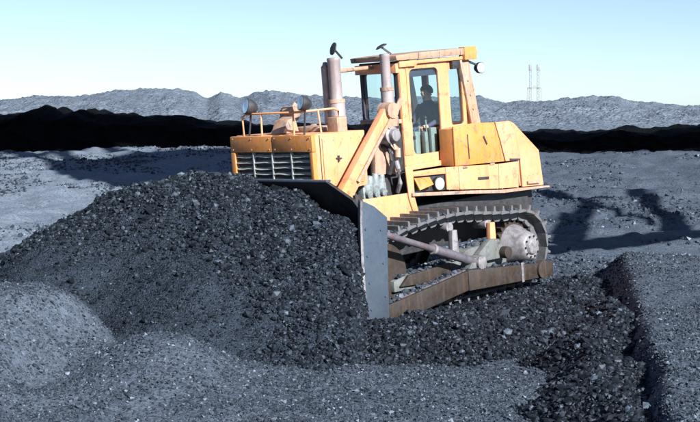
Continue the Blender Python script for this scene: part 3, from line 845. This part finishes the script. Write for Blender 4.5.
# seat and controls in the cab
seat = MB().box((-0.62, -0.06, 2.45), (-0.12, 0.42, 2.60)).box((-0.74, -0.06, 2.56), (-0.62, 0.42, 3.18)).build('driver_seat', 'seat', cab, 0.04)
MB().box((-0.55, 0.0, 2.15), (-0.2, 0.36, 2.45)).build('seat_base', 'seat', cab, 0.02)
MB().box((-0.17, 0.44, 2.16), (-0.02, 0.54, 2.76)).build('control_console', 'pale', cab, 0.03)
MB().box((0.06, 0.44, 2.16), (0.14, 0.54, 2.70)).build('control_console', 'pale', cab, 0.02)
MB().box((0.24, 0.40, 2.16), (0.36, 0.52, 2.72)).build('control_console', 'pale', cab, 0.03)
for (x, y, x2, z2) in ((0.19, 0.44, 0.17, 2.84), (0.42, 0.40, 0.45, 2.80), (0.43, 0.30, 0.47, 2.86), (0.02, 0.49, 0.05, 2.93)):
    lv = MB().tube([(x, y, 2.2), (x2, y, z2)], 0.014, 8).build('lever', 'pale', cab)
    MB().tube([(x2, y, z2 - 0.03), (x2, y, z2), (x2, y, z2 + 0.03)], [0.015, 0.03, 0.012], 10).build('knob', 'black', lv)
MB().prism([(0.50, 2.16), (0.715, 2.16), (0.715, 2.95), (0.60, 2.95)], -0.2, 0.5).build('dashboard', 'cab_dark', cab, 0.02)

# blade lift arms and pivots
for s in (1, -1):
    la = MB().bar((2.98, 1.16 * s, 1.72), (1.66, 1.16 * s, 3.17), 0.15, 0.27, (0, 0, 1), 0.13, 0.23).build('lift_arm', 'yellow' if s > 0 else 'dusty', doz, 0.02)
    MB().tube([(2.98, 1.02 * s, 1.72), (2.98, 1.30 * s, 1.72)], 0.12, 14).build('pin', 'dusty', la)
    MB().tube([(1.66, 1.04 * s, 3.17), (1.66, 1.28 * s, 3.17)], 0.13, 14).build('pin', 'dusty', la)
    MB().bar((1.78, 1.245 * s, 2.90), (1.42, 1.245 * s, 3.33), 0.03, 0.10).build('cylinder_plate', 'dusty', la, 0.006)
    MB().tube([(2.55, 1.255 * s, 2.12), (1.80, 1.255 * s, 2.93)], 0.028, 10).build('hydraulic_pipe', 'dusty', la)
    pv = MB().prism([(1.10, 2.12), (1.72, 2.12), (1.66, 2.86), (1.48, 2.98), (1.32, 2.86)], 0.72 * s, 0.84 * s).build('lift_bracket', 'dusty', doz, 0.02)
    MB().tube([(1.50, 0.84 * s, 2.76), (1.50, 1.07 * s, 2.76), (1.50, 1.08 * s, 2.76), (1.50, 1.16 * s, 2.76)], [0.15, 0.15, 0.10, 0.10], 16).build('trunnion', 'bright', pv, 0.006)
    MB().tube([(1.40, 0.9 * s, 2.68), (1.33, 1.0 * s, 2.52), (1.36, 1.02 * s, 2.38)], 0.05, 10).build('hydraulic_pipe', 'dusty', pv)

# blade
blade = empty('blade'); blade.parent = doz
def moldboard():
    ys = np.concatenate([np.linspace(-2.32, -1.8, 5), np.linspace(-1.7, 1.7, 14), np.linspace(1.8, 2.32, 5)])
    def top(y): return 2.25 - max(0, abs(y) - 1.80) * 0.50
    front = []
    for y in ys:
        h = top(y)
        col = []
        for k in range(13):
            t = k / 12
            z = 0.0 + h * t
            x = 3.30 + 0.42 * (2 * abs(t - 0.47)) ** 2.0 - 0.02
            col.append((x, y, z))
        front.append(col)
    V = [p for c in front for p in c] + [(p[0] - 0.07, p[1], p[2]) for c in front for p in c]
    n, m = len(ys), 13
    off = n * m
    F = []
    for i in range(n - 1):
        for k in range(m - 1):
            a, b, c, d = i * m + k, (i + 1) * m + k, (i + 1) * m + k + 1, i * m + k + 1
            F += [(a, b, c, d), (off + d, off + c, off + b, off + a)]
    for i in range(n - 1):
        F += [(i * m, off + i * m, off + (i + 1) * m, (i + 1) * m), (i * m + m - 1, (i + 1) * m + m - 1, off + (i + 1) * m + m - 1, off + i * m + m - 1)]
    for k in range(m - 1):
        F += [(k, k + 1, off + k + 1, off + k), ((n - 1) * m + k, off + (n - 1) * m + k, off + (n - 1) * m + k + 1, (n - 1) * m + k + 1)]
    return MB().poly((V, F)).build('moldboard', 'black', blade)
moldboard()
for s in (1, -1):
    MB().prism([(3.64, 1.99), (3.36, 1.86), (3.10, 1.66), (3.20, 0.55), (3.24, 0.02), (3.74, 0.0), (3.72, 1.1), (3.68, 1.7)], 2.322 * s, 2.37 * s).build('end_plate', 'steel', blade, 0.008)
    if s > 0:
        MB().prism([(3.655, 1.97), (3.61, 1.955), (3.65, 1.69), (3.675, 1.1), (3.69, 0.02), (3.748, 0.02), (3.728, 1.1), (3.69, 1.7)], 2.372, 2.388).build('wear_strip', 'bright', blade, 0.004)
        bolts(blade, [(3.58, 2.37, z) for z in (0.35, 0.75, 1.15, 1.55)] + [(3.26, 2.37, z) for z in (0.5, 1.0, 1.5)], (0, 1, 0), 0.022, 0.015, 'steel')
    MB().prism([(3.12, 1.62), (3.06, 1.60), (3.16, 0.1), (3.24, 0.1)], 2.20 * s, 2.318 * s).build('end_rib', 'steel', blade, 0.008)
MB().box((3.66, -1.75, 2.252), (3.76, 1.80, 2.285)).build('spill_lip', 'steel', blade, 0.006)
MB().bar((3.72, -2.30, 0.04), (3.72, 2.30, 0.04), 0.05, 0.3).build('cutting_edge', 'steel', blade, 0.008)
for z0, z1 in ((0.5, 0.7), (1.2, 1.4)):
    MB().box((3.08, -2.19, z0), (3.19, 2.19, z1)).build('back_beam', 'black', blade, 0.01)
for yy in (1.85, 1.16, 0.4, -0.4, -1.16, -1.85):
    MB().prism([(3.19, 0.25), (3.02, 0.3), (2.95, 1.6), (3.15, 2.0), (3.25, 2.0)], yy - 0.03, yy + 0.03).build('back_rib', 'rust', blade, 0.006)

# push arms and braces
for s in (1, -1):
    pa = MB().prism([(0.905, 0.49), (2.55, 0.28), (3.06, 0.24), (3.06, -0.06), (2.55, -0.04), (0.905, 0.17)], 1.74 * s, 1.97 * s).build('push_arm', 'rust', doz, 0.02)
    MB().prism([(-1.32, 0.31), (0.90, 0.50), (0.90, 0.16), (-1.32, 0.07)], 1.735 * s, 1.975 * s).build('arm_rear', 'rust', pa, 0.02)
    MB().bar((0.93, 1.86 * s, 0.505), (2.55, 1.86 * s, 0.295), 0.16, 0.02).build('top_flange', 'rod', pa, 0.004)
    MB().tube([(-1.02, 1.70 * s, 0.22), (-1.02, 2.02 * s, 0.22)], 0.16, 18).build('trunnion_ball', 'rust', pa, 0.01)
    MB().box((-0.50, 1.977 * s, 0.09), (-0.44, 1.99 * s, 0.42)).build('strap', 'bright', pa, 0.004)
    br = MB().tube([(0.62, 1.84 * s, 0.60), (1.55, 1.86 * s, 0.93)], 0.075, 14).build('brace_cylinder', 'rod', doz, 0.006)
    MB().tube([(1.55, 1.86 * s, 0.93), (1.60, 1.86 * s, 0.948)], 0.085, 14).build('gland', 'bright', br)
    MB().tube([(1.60, 1.86 * s, 0.948), (3.0, 1.88 * s, 1.44)], 0.052, 14).build('rod', 'rod', br)
    MB().tube([(0.52, 1.72 * s, 0.57), (0.52, 1.96 * s, 0.57)], 0.11, 14).build('eye', 'bright', br, 0.008)
    MB().prism([(0.28, 0.46), (0.80, 0.50), (0.66, 0.66), (0.45, 0.68)], 1.79 * s, 1.91 * s).build('brace_lug', 'frame', pa, 0.012)

# tracks
def track_path():
    P = []
    def arc(cx, cz, r, a0, a1, n):
        for i in range(n):
            a = R(a0 + (a1 - a0) * i / (n - 1))
            P.append((cx + r * math.cos(a), cz + r * math.sin(a)))
    arc(2.25, 0.62, 0.60, -90, 85, 24)
    for p in ((1.9, 1.29), (1.4, 1.345), (0.85, 1.375), (0.4, 1.355), (-0.1, 1.285), (-0.55, 1.235)): P.append(p)
    arc(-1.0, 0.61, 0.60, 88, 270, 24)
    for i in range(1, 20): P.append((-1.0 + 3.25 * i / 20, 0.012))
    P = np.array(P)
    Q = np.vstack([P, P[:1]])
    d = np.hypot(*np.diff(Q, axis=0).T)
    s = np.concatenate([[0], np.cumsum(d)])
    return Q, s
TQ, TS = track_path()
NSH = 44
pitch = TS[-1] / NSH
shoe_mesh = None
def make_shoe():
    w = 0.31
    b = MB()
    b.prism([(-pitch * 0.47, 0.0), (pitch * 0.49, -0.018), (pitch * 0.49, 0.03), (pitch * 0.36, 0.042), (pitch * 0.32, 0.125), (pitch * 0.18, 0.125), (pitch * 0.11, 0.042), (-pitch * 0.36, 0.034), (-pitch * 0.47, 0.012)], -w, w)
    for yy in (-0.10, 0.07):
        b.prism([(-pitch * 0.52, -0.09), (-pitch * 0.2, -0.145), (pitch * 0.25, -0.15), (pitch * 0.52, -0.08), (pitch * 0.46, -0.001), (-pitch * 0.46, -0.001)], yy, yy + 0.05)
    return b
def sample(u):
    u = u % TS[-1]
    i = min(np.searchsorted(TS, u, 'right') - 1, len(TQ) - 2)
    t = (u - TS[i]) / (TS[i + 1] - TS[i])
    return TQ[i] * (1 - t) + TQ[i + 1] * t
for s in (1, -1):
    yc = 1.34 * s
    tr = empty('track'); tr.parent = doz
    for k in range(NSH):
        u = k * pitch
        p0, p1 = sample(u - pitch * 0.45), sample(u + pitch * 0.45)
        c = (p0 + p1) / 2
        d = p1 - p0
        a = math.atan2(d[1], d[0])
        if shoe_mesh is None:
            o = make_shoe().build('shoe', 'shoe', tr)
            shoe_mesh = o.data
        else:
            o = bpy.data.objects.new('shoe', shoe_mesh); COL.objects.link(o); o.parent = tr
        # outward normal must be local +z: rotate about y so that local x runs backwards along the path
        ex = Vector((-d[0], 0, -d[1])).normalized()
        ey = Vector((0, 1, 0))
        ez = ex.cross(ey)
        cen = Vector((0.6, 0, 0.65))
        pos = Vector((c[0], 0, c[1]))
        if ez.dot(pos - cen) < 0:
            ex = -ex; ez = ex.cross(ey)
        jit = random.uniform(-0.006, 0.006)
        o.matrix_local = Matrix(((ex.x, ey.x, ez.x, c[0]), (ex.y, ey.y, ez.y, yc + jit), (ex.z, ey.z, ez.z, c[1]), (0, 0, 0, 1)))
    # sprocket with teeth
    n = 22; prof = []
    for i in range(n):
        a = 2 * math.pi * i / n
        for da, rr in ((-0.09, 0.40), (-0.03, 0.47), (0.03, 0.47), (0.09, 0.40)):
            prof.append((-1.0 + rr * math.cos(a + da), 0.61 + rr * math.sin(a + da)))
    MB().prism(prof, yc - 0.05, yc + 0.05).build('sprocket', 'rust', tr)
    yo = yc + 0.06 * s
    hub = MB().tube([(-1.0, yc + 0.05 * s, 0.61), (-1.0, yc + 0.10 * s, 0.61), (-1.0, yc + 0.28 * s, 0.61), (-1.0, yc + 0.40 * s, 0.61), (-1.0, yc + 0.44 * s, 0.61), (-1.0, yc + 0.45 * s, 0.61)], [0.37, 0.36, 0.28, 0.24, 0.21, 0.20], 28).build('final_drive', 'bright', tr)
    MB().tube([(-1.0, yc + 0.451 * s, 0.61), (-1.0, yc + 0.50 * s, 0.61)], [0.15, 0.12], 20).build('hub_cap', 'bright', hub, 0.008)
    for i in range(10):
        a = 2 * math.pi * i / 10
        MB().tube([(-1.0 + 0.18 * math.cos(a), yc + 0.445 * s, 0.61 + 0.18 * math.sin(a)), (-1.0 + 0.18 * math.cos(a), yc + 0.475 * s, 0.61 + 0.18 * math.sin(a))], 0.018, 6).build('hub_bolt', 'rust', hub)
    MB().tube([(2.25, yc - 0.12, 0.62), (2.25, yc - 0.06, 0.62), (2.25, yc + 0.06, 0.62), (2.25, yc + 0.12, 0.62)], [0.44, 0.49, 0.49, 0.44], 28).build('idler', 'rust', tr)
    for i in range(7):
        x = -0.42 + i * 0.36
        MB().tube([(x, yc - 0.16, 0.24), (x, yc - 0.05, 0.24), (x, yc + 0.05, 0.24), (x, yc + 0.16, 0.24)], [0.13, 0.10, 0.10, 0.13], 16).build('track_roller', 'rust', tr)
    for x in (0.72, -0.25):
        MB().tube([(x, yc - 0.14, 1.16 if x > 0 else 1.09), (x, yc + 0.14, 1.16 if x > 0 else 1.09)], 0.085, 16).build('carrier_roller', 'bright', tr, 0.01)
        MB().prism([(x - 0.08, 0.62), (x + 0.10, 0.62), (x + 0.06, 1.12), (x - 0.06, 1.12)], yc + 0.15 * s, yc + 0.24 * s).build('roller_bracket', 'bright' if x > 0 else 'yellow', tr, 0.01)
    fr = MB().prism([(-0.62, 0.28), (-0.60, 0.66), (-0.2, 0.78), (0.35, 0.76), (0.7, 0.62), (1.9, 0.56), (2.2, 0.50), (2.2, 0.32)], yc - 0.20, yc + 0.20).build('track_frame', 'frame', tr, 0.03)
    MB().prism([(-0.50, 0.50), (-0.30, 0.84), (-0.05, 0.86), (0.20, 0.70), (0.42, 0.52)], yc + 0.205 * s, yc + 0.33 * s).build('frame_cover', 'frame', tr, 0.03)
    MB().tube([(-0.36, yc + 0.24 * s, 0.60), (-0.36, yc + 0.46 * s, 0.60)], 0.10, 14).build('pivot_cap', 'rust', tr, 0.01)
    MB().prism([(0.9, 0.33), (0.9, 0.60), (1.9, 0.56), (2.1, 0.40)], yc + 0.205 * s, yc + 0.26 * s).build('roller_guard', 'rust', tr, 0.015)

# loose coal caught on the undercarriage
dp = []
for (a, b, w, n) in (((-1.2, 1.855, 0.325), (0.88, 1.855, 0.505), 0.09, 150), ((0.95, 1.86, 0.50), (2.9, 1.86, 0.27), 0.09, 220), ((0.9, 1.40, 0.62), (2.1, 1.40, 0.54), 0.13, 260), ((-0.6, 1.36, 0.74), (0.5, 1.36, 0.78), 0.12, 120), ((2.2, 1.68, 0.05), (-0.9, 1.68, 0.05), 0.07, 260), ((1.0, 1.34, 1.42), (2.2, 1.34, 1.28), 0.27, 700), ((-0.9, 1.34, 1.24), (1.0, 1.34, 1.42), 0.27, 600)):
    t = RNG.random(n)[:, None]
    q = np.array(a) * (1 - t) + np.array(b) * t
    q[:, 1] += RNG.uniform(-w, w, n)
    dp.append(q)
dp = np.vstack(dp)
dm3 = np.array(DM)
dp = dp @ dm3[:3, :3].T + dm3[:3, 3]
tag(lumps('coal_debris', dp, RNG.gamma(2.5, 0.009, len(dp)).clip(0.010, 0.06), 'pebble', None), 'loose coal lumps lying on the track frame and push arm', 'coal debris', kind='stuff')

# ------------------------------------------------------------------ driver
def make_person():
    J = {  # joint: (x, y, z, radius x, radius y)
        'pelvis': (-0.40, 0.18, 2.70, 0.155, 0.135), 'waist': (-0.41, 0.18, 2.88, 0.145, 0.12), 'chest': (-0.40, 0.18, 3.06, 0.165, 0.125),
        'neckb': (-0.385, 0.18, 3.235, 0.085, 0.08), 'neck': (-0.37, 0.18, 3.285, 0.058, 0.058), 'head': (-0.345, 0.185, 3.38, 0.085, 0.092), 'crown': (-0.35, 0.185, 3.475, 0.075, 0.08),
        'shl': (-0.39, 0.355, 3.145, 0.078, 0.078), 'ell': (-0.30, 0.44, 2.92, 0.056, 0.056), 'wrl': (-0.08, 0.40, 2.83, 0.038, 0.036), 'hal': (0.0, 0.39, 2.83, 0.045, 0.025),
        'shr': (-0.39, 0.005, 3.145, 0.078, 0.078), 'elr': (-0.30, -0.08, 2.92, 0.056, 0.056), 'wrr': (-0.08, -0.03, 2.85, 0.038, 0.036), 'har': (0.0, -0.02, 2.86, 0.045, 0.025),
        'hil': (-0.36, 0.27, 2.68, 0.10, 0.10), 'knl': (0.07, 0.30, 2.70, 0.072, 0.072), 'anl': (0.16, 0.29, 2.27, 0.048, 0.048), 'tol': (0.32, 0.30, 2.20, 0.040, 0.034),
        'hir': (-0.36, 0.09, 2.68, 0.10, 0.10), 'knr': (0.07, 0.06, 2.70, 0.072, 0.072), 'anr': (0.16, 0.07, 2.27, 0.048, 0.048), 'tor': (0.32, 0.06, 2.20, 0.040, 0.034)}
    E = [('pelvis', 'waist'), ('waist', 'chest'), ('chest', 'neckb'), ('neckb', 'neck'), ('neck', 'head'), ('head', 'crown'),
         ('chest', 'shl'), ('shl', 'ell'), ('ell', 'wrl'), ('wrl', 'hal'), ('chest', 'shr'), ('shr', 'elr'), ('elr', 'wrr'), ('wrr', 'har'),
         ('pelvis', 'hil'), ('hil', 'knl'), ('knl', 'anl'), ('anl', 'tol'), ('pelvis', 'hir'), ('hir', 'knr'), ('knr', 'anr'), ('anr', 'tor')]
    # nose and fingers
    J['nose'] = (-0.238, 0.20, 3.375, 0.014, 0.016); E.append(('head', 'nose'))
    for h, s in (('hal', 1), ('har', -1)):
        hx_, hy_, hz_, _, _ = J[h]
        for f, (dy, ln) in enumerate(((-0.030, 0.065), (-0.010, 0.075), (0.010, 0.072), (0.030, 0.058))):
            J[h + 'k%d' % f] = (hx_ + 0.045, hy_ + dy, hz_ + 0.006, 0.010, 0.010)
            J[h + 'm%d' % f] = (hx_ + 0.045 + ln * 0.45, hy_ + dy, hz_ - 0.012, 0.009, 0.009)
            J[h + 't%d' % f] = (hx_ + 0.045 + ln * 0.35, hy_ + dy, hz_ - 0.045, 0.008, 0.008)
            E += [(h, h + 'k%d' % f), (h + 'k%d' % f, h + 'm%d' % f), (h + 'm%d' % f, h + 't%d' % f)]
        J[h + 'tb'] = (hx_ + 0.01, hy_ - s * 0.045, hz_ - 0.005, 0.011, 0.011)
        J[h + 'tt'] = (hx_ + 0.045, hy_ - s * 0.050, hz_ - 0.025, 0.009, 0.009)
        E += [(h, h + 'tb'), (h + 'tb', h + 'tt')]
    for n in J:
        x, y, z, ra, rb = J[n]
        k = 1.12 if n in ('head', 'crown', 'nose', 'neck') else 1.18 if n in ('chest', 'shl', 'shr', 'waist', 'neckb') else 1.0
        if n in ('shl', 'shr', 'ell', 'elr'): y = 0.18 + (y - 0.18) * 1.12
        J[n] = (x, y, z - (0.06 if z > 2.75 else 0.0), ra * k, rb * k)
    names = list(J)
    me = bpy.data.meshes.new('person')
    me.from_pydata([J[n][:3] for n in names], [(names.index(a), names.index(b)) for a, b in E], [])
    o = bpy.data.objects.new('person', me)
    COL.objects.link(o)
    sm = o.modifiers.new('skin', 'SKIN')
    sk = me.skin_vertices[0].data
    for i, n in enumerate(names):
        sk[i].radius = (J[n][3], J[n][4])
        sk[i].use_root = (n == 'pelvis')
    ss = o.modifiers.new('sub', 'SUBSURF'); ss.levels = 2; ss.render_levels = 2
    bpy.context.view_layer.update()
    ev = o.evaluated_get(bpy.context.evaluated_depsgraph_get())
    nm = bpy.data.meshes.new_from_object(ev)
    o.modifiers.clear()
    o.data = nm
    nm.materials.clear(); nm.materials.append(M['cloth']); nm.materials.append(M['skin'])
    for p in nm.polygons:
        c = p.center
        if c.z > 3.215 or (c.x > -0.075 and 2.68 < c.z < 2.89 and c.x < 0.13 and (abs(c.y - 0.39) < 0.07 or abs(c.y + 0.02) < 0.07) and c.z > 2.715):
            p.material_index = 1
    nm.shade_smooth()
    o.matrix_world = DM
    tag(o, 'driver in dark clothes sitting in the bulldozer cab behind the door glass', 'person')
    # hair, ears, eyes, collar
    b = MB(); hc = Vector((-0.362, 0.183, 3.368))
    n, m = 14, 8
    V = []; F = []
    for i in range(m + 1):
        ph = math.pi * 0.60 * i / m
        for k in range(n):
            a = 2 * math.pi * k / n
            back = 1.0 + 0.10 * (1 - math.cos(a)) * 0.5
            lim = 0.62 if math.cos(a) > 0.5 else 1.0
            pp = ph * lim
            V.append(hc + Vector((math.sin(pp) * math.cos(a) * 0.122 * back, math.sin(pp) * math.sin(a) * 0.110, math.cos(pp) * 0.122)))
    for i in range(m):
        for k in range(n):
            F.append((i * n + k, i * n + (k + 1) % n, (i + 1) * n + (k + 1) % n, (i + 1) * n + k))
    b.poly((V, F)).build('hair', 'hair', o, 0, 180)
    for s in (1, -1):
        MB().tube([(-0.355, 0.185 + s * 0.092, 3.315), (-0.36, 0.185 + s * 0.108, 3.32)], [0.03, 0.022], 10).build('ear', 'skin', o)
        MB().tube([(-0.255, 0.19 + s * 0.036, 3.335), (-0.246, 0.19 + s * 0.036, 3.335)], [0.013, 0.008], 8).build('eye', 'hair', o)
    MB().tube([(-0.255, 0.195, 3.262), (-0.245, 0.198, 3.262)], [0.022, 0.014], 8).build('mouth', 'hair', o)
make_person()

# ------------------------------------------------------------------ twin lattice mast far behind the hills
def mast():
    D = 420.0
    t = empty('lattice_mast'); t.location = (50.9, D, 3.0)
    tag(t, 'far twin post lattice mast standing behind the right hills', 'mast')
    for xc in (-1.1, 1.05):
        b = MB(); w = 0.32
        for sx in (-w, w):
            for sy in (-w, w):
                b.bar((xc + sx, sy, 0), (xc + sx * 0.75, sy * 0.75, 12.2), 0.10, 0.10)
        for k in range(14):
            z0, z1 = k * 0.86, k * 0.86 + 0.86
            s = 1 if k % 2 else -1
            b.bar((xc - w * s, -w, z0), (xc + w * s, -w, z1), 0.07, 0.07)
            b.bar((xc - w * s, w, z0), (xc + w * s, w, z1), 0.07, 0.07)
        b.build('post', 'lattice', t)
        MB().box((xc - 0.42, -0.42, 10.4), (xc + 0.42, 0.42, 12.0)).build('head', 'lattice', t, 0.1)
    MB().bar((-1.9, 0, 5.6), (1.9, 0, 5.6), 0.4, 0.35).bar((-0.9, 0, 5.3), (0, 0, 6.2), 0.15, 0.15).bar((0, 0, 6.2), (0.9, 0, 5.3), 0.15, 0.15).build('cross_beam', 'lattice', t)
    for sx in (-1, 1):
        MB().bar((1.9 * sx, 0, 5.5), (2.0 * sx, 0, 0), 0.16, 0.16).build('leg', 'lattice', t)
mast()

# ------------------------------------------------------------------ tall coal stacker standing off to the right; its shadow falls across the yard
def stacker():
    Y = 5.0
    t = empty('coal_stacker'); t.location = Vector((57, Y, 0)) - SUN * (17.0 / -SUN.y) * 1.0
    tag(t, 'tall steel lattice coal stacker right of the picture, throwing the truss shadow over the yard', 'stacker')
    off = Vector((57, Y, 0))
    def b2(name, a, c, w, d=0.3):
        o = MB().bar(Vector((a[0], Y, a[1])) - off, Vector((c[0], Y, c[1])) - off, d, w, (0, 0, 1)).build(name, 'lattice', t, 0.03)
    MB().prism([(p[0] - 57, p[1]) for p in [(23.6, 37.4), (21.9, 33.9), (21.6, 32.5), (21.95, 31.1), (22.9, 30.6), (25.1, 30.3), (31.0, 30.2), (40.0, 42.3), (32.2, 41.3), (28.9, 40.2), (27.3, 38.8), (25.9, 37.9), (24.0, 36.4)]], -0.6, 0.6).build('machine_house', 'lattice', t, 0.05)
    b2('conveyor_gallery', (14, 45.1), (62, 45.1), 4.7)
    b2('gallery_chord', (14, 42.6), (27.2, 42.5), 0.25)
    b2('lower_chord', (21.3, 18.7), (28.6, 21.9), 0.62)
    b2('lower_chord', (28.6, 21.9), (58, 31.0), 0.8)
    b2('diagonal', (28.3, 21.8), (36.3, 29.9), 0.50)
    b2('diagonal', (29.3, 23.4), (31.9, 26.8), 0.20)
    b2('diagonal', (31.9, 26.8), (33.2, 30.2), 0.22)
    b2('diagonal', (31.9, 27.1), (23.4, 19.9), 0.34)
    b2('diagonal', (30.0, 25.9), (23.2, 20.0), 0.20)
    b2('gusset', (33.1, 29.6), (32.7, 27.6), 0.6)
    b2('diagonal', (24.0, 38.7), (28.4, 42.8), 0.55)
    b2('diagonal', (27.4, 43.0), (24.8, 37.8), 0.55)
    b2('diagonal', (27.6, 41.8), (29.3, 43.2), 0.55)
    b2('diagonal', (29.6, 43.1), (28.3, 40.3), 0.55)
    b2('diagonal', (25.9, 43.2), (23.8, 38.4), 0.95)
    b2('diagonal', (23.7, 37.2), (20.0, 43.0), 0.62)
    g0 = -t.location.z - 1.0
    for sy in (-4, 4):
        MB().bar((1.5, 0, 44.5), (-1.0, sy, g0), 0.8, 0.8).build('leg', 'lattice', t, 0.03)
        MB().bar((1.5, 0, 44.5), (6.0, sy, g0), 0.8, 0.8).build('leg', 'lattice', t, 0.03)
    MB().bar((-1.0, -4, g0 + 1.6), (-1.0, 4, g0 + 1.6), 0.9, 0.9).build('bogie_beam', 'lattice', t, 0.03)
    MB().bar((6.0, -4, g0 + 1.6), (6.0, 4, g0 + 1.6), 0.9, 0.9).build('bogie_beam', 'lattice', t, 0.03)
stacker()
